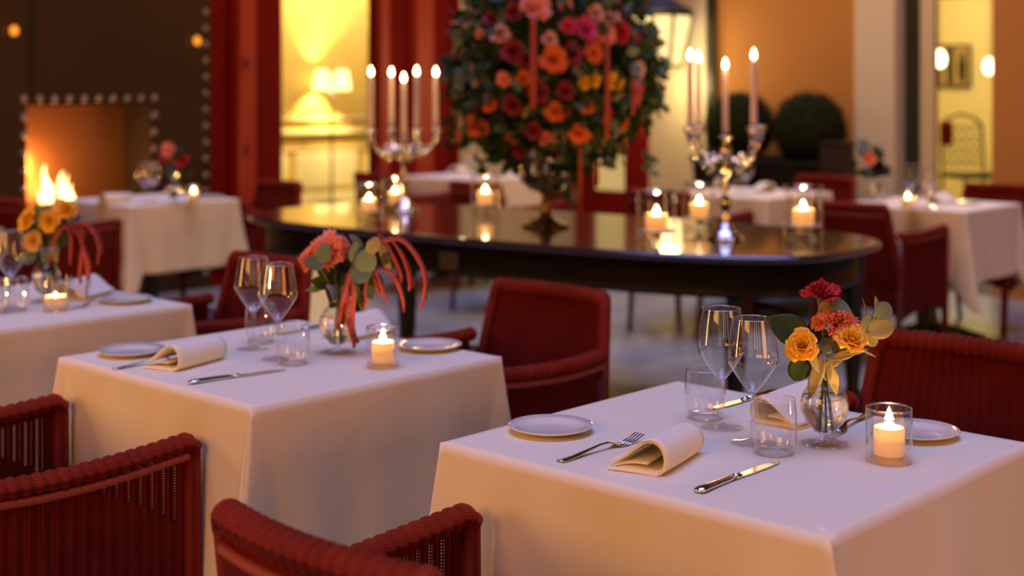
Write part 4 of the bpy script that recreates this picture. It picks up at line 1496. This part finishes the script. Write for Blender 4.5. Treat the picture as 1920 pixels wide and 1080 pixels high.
# ---- bouquet on the second table (depth 3.1)
flower('carnation', V2, 607, 468, -.02, .046, (-.55, -.8, .5), 'coral', 'carnation', 'flower', 'large coral bloom at the left of the second table bouquet', 21, n=50)
flower('carnation', V2, 572, 488, -.01, .028, (-.9, -.4, .1), 'coral', 'carnation', 'flower', 'smaller coral bloom drooping at the far left of the second table bouquet', 22)
flower('carnation', V2, 634, 462, .0, .034, (.35, -.7, .6), 'carn_c', 'carnation', 'flower', 'salmon bloom leaning right against the large coral one on the second table', 24)
e3 = thing('eucalyptus_sprig', 'eucalyptus and dark leaves in the second table bouquet', 'leaves', V2)
for (px, py, L, Wd, td, fc, mt, rd) in [
        (607, 475, .048, .036, (.2, 0, 1), (-.1, -1, .2), 'euc', True), (589, 493, .046, .034, (-.9, 0, .3), (0, -1, .3), 'euc_b', True),
        (686, 488, .058, .052, (.3, 0, .9), (.1, -1, .2), 'euc', True), (678, 510, .062, .050, (.7, 0, .5), (-.1, -1, .3), 'euc_b', True),
        (664, 473, .050, .026, (.3, 0, 1), (.5, -1, .2), 'euc', True), (668, 452, .045, .018, (-.6, 0, .6), (.1, -1, .3), 'euc', True),
        (700, 460, .044, .032, (.5, 0, .8), (.2, -1, .2), 'dry', True), (722, 482, .070, .026, (.35, 0, -1), (.3, -1, .2), 'dry', True),
        (640, 500, .070, .040, (.2, 0, 1), (.1, -1, .2), 'leaf', False), (615, 515, .060, .040, (-.8, 0, .4), (.1, -1, .4), 'leaf', False),
        (605, 530, .060, .036, (-.9, 0, .2), (.1, -1, .4), 'leaf', False), (650, 540, .06, .04, (.6, 0, -.5), (.1, -1, .3), 'leaf', False),
        (626, 545, .060, .042, (-.3, 0, -.9), (0, -1, .2), 'leaf', False), (590, 542, .045, .018, (-1, 0, -.1), (0, -1, .4), 'euc', False),
        (672, 552, .070, .026, (.3, 0, -1), (0, -1, .2), 'leaf', False), (655, 508, .060, .046, (-.1, 0, 1), (0, -1, .2), 'leaf', False),
        (636, 527, .050, .040, (.1, 0, 1), (0, -1, .2), 'leaf', True),
        (622, 500, .06, .045, (-.4, 0, .8), (.2, -1, .4), 'leaf', False), (648, 520, .07, .05, (.3, 0, .9), (-.2, -1, .3), 'leaf', False), (664, 535, .06, .045, (.6, 0, .3), (0, -1, .5), 'leaf', False), (700, 525, .05, .04, (.8, 0, -.3), (0, -1, .5), 'leaf', True), (630, 560, .055, .04, (-.5, 0, -.7), (0, -1, .3), 'leaf', False), (690, 545, .05, .03, (.4, 0, -.9), (0, -1, .3), 'leaf', False), (608, 500, .05, .035, (-.7, 0, .5), (.2, -1, .3), 'leaf', True), (650, 488, .05, .04, (0, 0, 1), (0, -1, .2), 'leaf', True), (678, 565, .055, .020, (.2, 0, -1), (0, -1, .2), 'dry', False)]:
    leaf_at(V2, px, py, (-.062 if px < 610 and py < 500 else -.035 if (px, py) in ((686, 488), (678, 510), (664, 473), (700, 460)) else .01 + .02 * R.random()), L, Wd, td, fc, mt, e3, rd, .15)
stem_parts(e3, (.01, 0, .024), D(686, 470, V2.y + .02) - V2)
amaranth(V2, [
    ([(640, 560, 0), (662, 500, 0), (700, 462, -.01), (745, 448, -.02), (778, 475, -.02), (797, 520, -.02), (794, 560, -.02), (786, 578, -.02)], .0075),
    ([(735, 450, -.01), (752, 475, -.02), (764, 505, -.02), (768, 528, -.02), (767, 545, -.02)], .006),
    ([(725, 455, 0), (742, 490, -.01), (752, 520, -.01), (745, 540, -.01)], .006),
    ([(700, 500, 0), (728, 508, -.02), (745, 530, -.02), (755, 560, -.02), (757, 585, -.02)], .0065),
    ([(640, 560, 0), (672, 515, -.01), (700, 505, -.02), (712, 530, -.02), (720, 558, -.02), (724, 572, -.02)], .005),
    ([(700, 512, -.01), (705, 535, -.02), (711, 553, -.02)], .004),
    ([(690, 520, -.01), (684, 545, -.02), (686, 562, -.02), (683, 580, -.02)], .0045),
    ([(720, 452, 0), (712, 440, 0), (722, 452, 0), (730, 470, 0)], .004),
    ([(745, 448, -.02), (748, 440, -.02), (752, 432, -.02)], .0025),
    ([(712, 445, 0), (709, 438, 0)], .0025),
    ([(650, 520, -.02), (655, 515, -.03), (648, 545, -.04), (640, 575, -.045), (636, 605, -.045), (634, 618, -.045)], .0085),
    ([(655, 520, -.02), (662, 540, -.04), (660, 580, -.05), (657, 615, -.05), (663, 640, -.05), (664, 652, -.05)], .0075),
    ([(650, 530, -.02), (652, 560, -.045), (650, 590, -.05), (654, 612, -.05)], .0075),
], 'red trailing amaranth tassels spilling from the second table bouquet', 5)

# ---- bouquet on the left edge table
for (px, py, r, mt, dv, lab, sd) in [(93, 414, .034, 'rose_y', (0, -1, .3), 'deep yellow rose in the centre of the left edge bouquet', 31),
                                 (52, 411, .036, 'rose_y', (-.6, -.7, .4), 'yellow rose on the left of the left edge bouquet', 32),
                                 (62, 452, .030, 'rose_p', (-.2, -1, .1), 'pale cream rose low in the left edge bouquet', 33),
                                 (124, 393, .034, 'rose_y', (.5, -.6, .7), 'yellow rose highest in the left edge bouquet', 34)]:
    flower('rose', V3, px, py, R.uniform(-.03, .0), r, dv, mt, 'rose', 'flower', lab, sd)
e4 = thing('leaf_sprig', 'green and grey leaves in the left edge bouquet', 'leaves', V3)
for (px, py, L, Wd, td, fc, mt, rd) in [
        (137, 411, .045, .036, (.9, 0, .4), (0, -1, .3), 'euc_b', True), (88, 500, .090, .045, (.3, 0, -1), (0, -1, .2), 'leaf', False),
        (55, 480, .06, .045, (-.6, 0, -.6), (0, -1, .3), 'euc_b', True), (100, 465, .05, .03, (.5, 0, -.8), (0, -1, .3), 'euc', True),
        (118, 450, .06, .04, (.7, 0, -.3), (0, -1, .3), 'leaf', False), (75, 475, .07, .05, (.1, 0, -1), (0, -1, .3), 'leaf', False),
        (75, 432, .06, .05, (.1, 0, 1), (0, -1, .3), 'leaf', False), (103, 480, .05, .02, (.2, 0, -1), (0, -1, .3), 'dry', False),
        (112, 432, .05, .04, (.8, 0, .3), (0, -1, .3), 'leaf', True), (48, 440, .04, .03, (-.8, 0, .3), (0, -1, .3), 'leaf', True)]:
    leaf_at(V3, px, py, .02, L, Wd, td, fc, mt, e4, rd, .15)
stem_parts(e4, (.01, 0, .024), D(110, 425, V3.y + .01) - V3)
amaranth(V3, [
    ([(90, 500, 0), (100, 450, 0), (122, 425, 0), (132, 440, -.01), (133, 470, -.01), (131, 498, -.01)], .006),
    ([(122, 425, 0), (140, 430, 0), (152, 455, 0), (160, 485, -.01), (163, 520, -.01), (162, 558, -.01)], .0055),
    ([(130, 420, 0), (160, 420, 0), (178, 440, 0), (186, 470, 0), (182, 496, 0)], .0065),
    ([(155, 460, 0), (152, 490, 0), (150, 520, 0), (153, 532, 0)], .008),
    ([(158, 470, -.01), (166, 495, -.01), (165, 520, -.01)], .008),
    ([(150, 425, 0), (156, 440, 0), (157, 452, 0)], .005),
    ([(95, 470, 0), (105, 450, 0), (116, 430, 0), (122, 424, 0)], .004),
], 'dark red trailing amaranth tassels of the left edge bouquet', 9)


# ---- small distant bouquets
def small_bouquet(V, items, label):
    t = thing('small_bouquet', label, 'bouquet', V, 0, 'small far bouquets')
    for (px, py, r, mt) in items:
        c = D(px, py, V.y) - V
        if mt in ('leaf', 'euc', 'euc_b', 'dry'):
            for k in range(4):
                leaf_at(V, px + R.uniform(-6, 6), py + R.uniform(-6, 6), R.uniform(-.03, .03), r * 2.2, r * 1.3, (R.uniform(-1, 1), R.uniform(-.5, .5), R.uniform(-.5, 1)), (R.uniform(-.5, .5), -1, .3), mt, t, True)
        else:
            m = rose_mesh(r, int(px), 4, 4, 16)
            Tm = orient((R.uniform(-.5, .5), -1, .5))
            m.v = [tuple(Tm @ Vector(v) + c) for v in m.v]
            obj('blossom', m, M[mt], t, recalc=False)
        stem_parts(t, (0, 0, .024), c, r=.002)
    return t


small_bouquet(V4, [(320, 284, .045, 'coral'), (312, 298, .035, 'carn_r'), (343, 303, .045, 'carn_r'), (330, 300, .04, 'dry'), (322, 318, .04, 'euc_b'), (346, 320, .035, 'leaf'), (338, 290, .035, 'leaf')], 'red and coral bouquet on the fireplace table')
small_bouquet(V5, [(1629, 300, .04, 'carn_c'), (1646, 318, .05, 'planter'), (1622, 276, .04, 'euc_b'), (1648, 285, .035, 'leaf'), (1660, 320, .03, 'leaf'), (1636, 322, .04, 'euc_b'), (1618, 324, .025, 'leaf')], 'loose orange and dark bouquet on the doorway table')
small_bouquet(V6, [(1345, 308, .05, 'euc'), (1360, 300, .04, 'euc_b'), (1336, 318, .04, 'leaf'), (1352, 322, .04, 'leaf')], 'green sprigs on the topiary table')

# ------------------------------------------------------------------ flower centrepiece on the oval table
fc = Vector((W(1023, 425, .771).x, W(1023, 425, .771).y, .771))
cp = thing('footed_bowl', 'footed cut glass bowl holding the big flower ball', 'bowl', fc)
obj('foot', MB().lathe([(.0001, .001), (.105, .001), (.107, .008), (.07, .020), (.030, .045), (.020, .075), (.024, .10), (.016, .13), (.03, .15), (.0001, .155)], 28), M['bronze'], cp)
nb = 36
vs = []; fs_ = []
prof = [(.03, .15), (.07, .165), (.105, .20), (.115, .25), (.105, .30), (.12, .34)]
for r, z in prof:
    for k in range(nb):
        q = 1 + .05 * math.cos(12 * 2 * PI * k / nb)
        vs.append((r * q * math.cos(2 * PI * k / nb), r * q * math.sin(2 * PI * k / nb), z))
fs_ = [(j * nb + k, j * nb + (k + 1) % nb, (j + 1) * nb + (k + 1) % nb, (j + 1) * nb + k) for j in range(len(prof) - 1) for k in range(nb)]
obj('bowl', MB().add(vs, fs_), M['silver'], cp)
FC = Vector((fc.x + .035, fc.y, 0))
ar = thing('flower_arrangement', 'huge ball of red, orange and pink flowers with eucalyptus above the oval table', 'flower arrangement', (FC.x, FC.y, 1.45))
rr = random.Random(42)


def ball(v, spread=1.0):
    # wide shoulders, drooping lower skirt
    z = v.z
    rx = .42; rz = .52 if z > 0 else .41
    return Vector((v.x * rx * spread, v.y * rx * spread, z * rz * spread))


def rdir():
    while True:
        v = Vector((rr.gauss(0, 1), rr.gauss(0, 1), rr.gauss(0, 1)))
        if v.length > .1: return v.normalized()


for mt, cnt, rad in (('leaf', 2500, 1.02), ('euc', 300, 1.04), ('euc_b', 420, 1.05), ('dry', 140, 1.02)):
    m = MB()
    for i in range(cnt):
        v = rdir(); p = ball(v, rad * rr.uniform(.80, 1.05))
        if rr.random() < .10: p = ball(v, rr.uniform(1.05, 1.16))
        y = (v * .3 + rdir()).normalized(); y.z -= .35; y.normalize()
        z = rdir(); z = (z - y * z.dot(y)).normalized(); x = y.cross(z)
        L = rr.uniform(.045, .08); w = L * rr.uniform(.28, .42)
        m.add([p, p + y * L * .35 + x * w, p + y * L * .75 + x * w * .8, p + y * L, p + y * L * .75 - x * w * .8, p + y * L * .35 - x * w], [(0, 1, 2, 3), (0, 3, 4, 5)])
    o = obj('foliage', m, M[mt], ar, recalc=False)
    o['kind'] = 'stuff'
obj('moss_core', MB().lathe([(.0001, -.36), (.20, -.30), (.34, -.12), (.36, .1), (.28, .30), (.0001, .42)], 24), M['leaf'], ar)
# blooms
red_dark = pbr('wine_red_petal', (0.28, 0.006, 0.012), 0.6, noise_scale=40, noise_amt=.4)
pink = pbr('raspberry_petal', (0.70, 0.03, 0.10), 0.6, noise_scale=40, noise_amt=.3)
blush = pbr('blush_petal', (0.75, 0.35, 0.26), 0.6, noise_scale=40, noise_amt=.2)
orange_p = pbr('orange_petal', (0.90, 0.16, 0.02), 0.6, noise_scale=40, noise_amt=.3)
pal = {'rd': red_dark, 'pk': pink, 'bl': blush, 'or': orange_p, 'co': M['coral'], 'ye': M['rose_y'], 'cr': M['carn_r']}
base_mesh = {}
for k, mtl in pal.items():
    me = rose_mesh(.05, 60 + len(base_mesh), 4, 4, 20, 1.2).mesh('rose_bloom'); me.materials.append(mtl)
    base_mesh[k] = me
blooms = [(1005, 12, 'co', 1.35), (1037, 112, 'or', 1.2), (1040, 212, 'or', .85), (1065, 213, 'or', .5), (892, 240, 'or', 1.15), (912, 196, 'or', .8), (935, 62, 'bl', .9),
          (1100, 52, 'pk', 1.15), (1065, 48, 'pk', .7), (1030, 72, 'bl', .7), (940, 150, 'co', .7), (980, 148, 'or', .7), (1117, 100, 'or', .9), (1118, 150, 'ye', .7), (1100, 158, 'ye', .6),
          (1152, 153, 'ye', .7), (1168, 155, 'ye', .6), (1135, 62, 'co', 1.0), (1168, 60, 'cr', 1.0), (1200, 80, 'cr', .8), (1168, 240, 'or', .8), (1172, 276, 'or', .6), (1205, 258, 'cr', .7),
          (1197, 180, 'pk', 1.0), (1100, 200, 'or', .7), (960, 95, 'rd', 1.1), (985, 110, 'rd', .9), (960, 200, 'rd', .9), (1010, 175, 'rd', 1.0), (1000, 250, 'rd', .8), (972, 290, 'cr', .8),
          (960, 265, 'or', .6), (1085, 255, 'or', .9), (1100, 270, 'or', .8), (1048, 262, 'bl', .6), (1025, 265, 'co', .7), (900, 270, 'rd', .9), (880, 205, 'rd', .7), (1120, 20, 'bl', .8),
          (1150, 30, 'bl', .8), (893, 62, 'co', .5), (920, 30, 'rd', .8), (1060, 5, 'co', .7), (855, 260, 'co', .5), (1200, 130, 'bl', .8), (1213, 215, 'cr', .6), (960, 20, 'rd', .9), (925, 280, 'bl', .6),
          (1075, 100, 'rd', 1.0), (1090, 130, 'bl', .5), (1060, 170, 'rd', .8), (1140, 215, 'rd', .8), (1040, 300, 'cr', .5), (1128, 285, 'bl', .5), (870, 125, 'bl', .6), (1180, 15, 'rd', .8)]
dC = FC.y
for px, py, k, s in blooms:
    X = (px - 960) / FPX * dC - FC.x; Z = CZ - (py - HOR) * dC / FPX - 1.45
    q = 1 - (X / .46) ** 2 - (Z / (.54 if Z > 0 else .44)) ** 2
    Yd = -.49 * math.sqrt(max(0.03, q))
    d2 = FC.y + Yd
    loc = Vector(((px - 960) / FPX * d2 - FC.x, Yd, CZ - (py - HOR) * d2 / FPX - 1.45))
    n_ = Vector((loc.x, loc.y * 1.2, loc.z)).normalized() + Vector((rr.uniform(-.3, .3), -.3, rr.uniform(-.2, .3)))
    o = bpy.data.objects.new('rose', base_mesh[k]); col.objects.link(o); o.parent = ar
    o.rotation_mode = 'QUATERNION'; o.rotation_quaternion = Vector((0, 0, 1)).rotation_difference(n_.normalized())
    o.location = loc - n_.normalized() * .04; o.scale = (s * .88, s * .88, s * .88)
for k in range(36):   # far side blooms
    v = rdir(); v.y = abs(v.y)
    o = bpy.data.objects.new('rose', base_mesh[rr.choice(list(pal))]); col.objects.link(o); o.parent = ar
    o.rotation_mode = 'QUATERNION'; o.rotation_quaternion = Vector((0, 0, 1)).rotation_difference(v)
    o.location = ball(v, .95); s = rr.uniform(.6, 1.1); o.scale = (s, s, s)
# ribbons hanging down the front
for px, y0, y1, w in ((1000, 35, 205, 17), (1139, 70, 262, 12), (1187, 150, 215, 10), (1088, 255, 402, 10), (1120, 300, 350, 7), (1196, 150, 200, 16)):
    d2 = FC.y - (.50 if y1 < 300 else .30)
    a = D(px, y0, d2) - Vector((FC.x, FC.y, 1.45)); b = D(px, y1, d2) - Vector((FC.x, FC.y, 1.45))
    ww = w * .7 * d2 / FPX / 2
    m = MB().grid(lambda u, v: Vector((a.x + (u * 2 - 1) * ww * (1 - .1 * math.sin(v * 7)), a.y + .012 * math.sin(v * 6 + px) + .006 * math.sin(u * 3), a.z + (b.z - a.z) * v)), 4, 24)
    obj('ribbon', m, M['ribbon'], ar, recalc=False, thick=.001)
# trailing sprigs
for px, py, dx, dy in ((1215, 160, 30, 40), (1222, 200, 12, -16), (850, 250, -12, 30), (1215, 290, 10, 30), (850, 130, -14, -10), (1210, 70, 25, -18), (905, 300, -6, 22), (1010, 330, 12, 30), (1060, 335, 10, 36)):
    t0 = D(px, py, FC.y - .1) - Vector((FC.x, FC.y, 1.45)); t1 = D(px + dx, py + dy, FC.y - .1) - Vector((FC.x, FC.y, 1.45))
    m = MB().tube([t0, t0.lerp(t1, .5) + Vector((0, 0, .01)), t1], .003, 5)
    for k in range(9):
        p = t0.lerp(t1, k / 8); y = rdir(); y.z -= .2; y.normalize(); x = y.cross(rdir()).normalized(); L = .05; w = .018
        m.add([p, p + y * L * .35 + x * w, p + y * L * .75 + x * w * .8, p + y * L, p + y * L * .75 - x * w * .8, p + y * L * .35 - x * w], [(0, 1, 2, 3), (0, 3, 4, 5)])
    obj('sprig', m, M['euc_b'] if px > 1000 else M['leaf'], ar, recalc=False)


# ------------------------------------------------------------------ hurricane candles
def hurricane():
    t = thing('hurricane_candle', '', 'candle')
    obj('glass', MB().lathe([(.074, .003), (.076, .01), (.076, .205)], 48), M['glass_thick'], t)
    obj('rim', MB().lathe([(.074, .204), (.076, .2065), (.078, .204), (.076, .2015), (.074, .204)], 40), M['glass_rim'], t)
    obj('base', MB().lathe([(.0001, .001), (.072, .001), (.0745, .005), (.0745, .018), (.0001, .018)], 40), M['glass_solid'], t)
    obj('stand', MB().lathe([(.018, .018), (.016, .035), (.03, .044), (.070, .046), (.073, .050), (.070, .054), (.0001, .054)], 36), M['china'], t)
    return candle_parts(t, .042, .0545, .060, .052, .0)


GH = 'hurricane candles on the oval table'
for px, py, lab in ((692, 412, 'hurricane candle at the left end of the oval table'),
                    (741, 396, 'hurricane candle beside the left candelabra foot'),
                    (910, 401, 'hurricane candle between left candelabra and flower centrepiece'),
                    (1231, 458, 'hurricane candle left of the right candelabra, the nearer of two'),
                    (1311, 430, 'hurricane candle just left of the right candelabra, the farther of two'),
                    (1506, 447, 'hurricane candle at the right end of the oval table')):
    p = W(px, py - 1, .7705)
    sc_ = {692: .80, 741: .80, 910: .92, 1231: 1.0, 1311: .96, 1506: 1.02}[px]
    make('hur', hurricane, lab, GH, p, 0, sc_)
    candle_light(p, .7705 + .100 * sc_, 3.6)


# ------------------------------------------------------------------ candelabras
def candelabra(base, Rarm, ang0, H, zarm, lab, arms_z, skip=()):
    t = thing('candelabra', lab, 'candelabra', base, 0, 'silver candelabras on the oval table')
    k = H / .45
    obj('foot', MB().lathe([(.0001, .001), (.078, .001), (.080, .008), (.072, .014), (.060, .020), (.040, .042), (.030, .060), (.020, .068), (.014, .072)], 10), M['silver'], t)
    st = [(.014, .07), (.024, .085), (.012, .10), (.016, .125), (.026, .15), (.028, .165), (.014, .185), (.010, .20), (.020, .22), (.012, .235), (.011, .27), (.022, .29), (.026, .305), (.014, .325), (.012, .35), (.020, .37), (.028, .39), (.018, .41), (.012, .43), (.014, .44), (.026, .45), (.028, .456), (.012, .458)]
    obj('stem', MB().lathe([(r, .07 + (z - .07) * (H - .07) / .39) for r, z in st], 20), M['silver'], t)
    tops = [Vector((0, 0, H + .004))]
    za = zarm
    for q in range(4):
        a = ang0 + q * PI / 2
        dx, dy = math.cos(a), math.sin(a)
        top = za + arms_z
        pts = []
        for i in range(25):
            u = i / 24
            r = Rarm * (u ** .9)
            z = za + .035 * math.sin(u * PI * 1.1) * (1 - u) - .045 * math.sin(PI * u) + (arms_z - .045) * max(0, (u - .55) / .45) ** 1.5
            pts.append(Vector((dx * r, dy * r, z)))
        m = MB().tube(pts, lambda s: .0085 + .004 * math.sin(s * 18) ** 2, 10)
        # scroll leaf at mid arm
        c = pts[11]
        for s in range(2):
            m.tube([c + Vector((dx * .018 * math.cos(w), dy * .018 * math.cos(w), .018 * math.sin(w) + .018 * (1 - 2 * s))) for w in [i * .55 for i in range(10)]], .0055, 6)
        obj('arm', m, M['silver'], t)
        e = pts[-1]
        obj('candle_cup', MB().lathe([(.006, -.01), (.018, .0), (.012, .012), (.022, .026), (.024, .040), (.020, .046), (.032, .049), (.032, .052), (.013, .053)], 20), M['silver'], t, loc=e)
        tops.append(e + Vector((0, 0, .053)))
    return t, tops


def taper():
    t = thing('taper_candle', '', 'candle')
    obj('wax', MB().lathe([(.0001, 0), (.0138, 0), (.0136, .02), (.0118, .24), (.0100, .262), (.004, .266), (.0001, .267)], 20), M['taper'], t)
    obj('wick', MB().tube([(0, 0, .264), (0, 0, .277)], .001, 6), M['wick'], t)
    obj('flame', flame_mesh(.0095, .044, 12), M['flame_core'], t, loc=(0, 0, .268))
    return t


GTp = 'lit taper candles in the candelabras'
cl = W(757, 395, .7705)
ca, tops = candelabra(cl, .172, .45, .375, .315, 'silver five armed candelabra on the left of the oval table', .085)
labs = ['centre', 'farther right', 'left rear', 'far left', 'right front']
for k, tp in enumerate(tops):
    make('tap', taper, ['shortest looking central taper candle of the left candelabra', 'lit taper candle at the far right of the left candelabra', 'lit taper candle of the left candelabra, second from the left',
                        'lit taper candle at the far left of the left candelabra', 'lit taper candle of the left candelabra, second from the right'][k], GTp, cl + tp, 0, .98)
point('taper_light', cl + Vector((0, -.02, .72)), 1.6, (1.0, .6, .24), .1)
cr_ = W(1360, 449, .7705)
ca2, tops = candelabra(cr_, .175, .52, .415, .330, 'silver candelabra with four lit tapers on the right of the oval table', .115)
for k, tp in enumerate(tops):
    if k == 1: continue
    make('tap', taper, ['central taper candle of the right candelabra', '', 'lit taper candle of the right candelabra, second from the left',
                        'lit taper candle at the far left of the right candelabra', 'tall lit taper candle at the right of the right candelabra'][k], GTp, cr_ + tp, 0, .98)
point('taper_light', cr_ + Vector((0, -.02, .72)), 1.6, (1.0, .6, .24), .1)
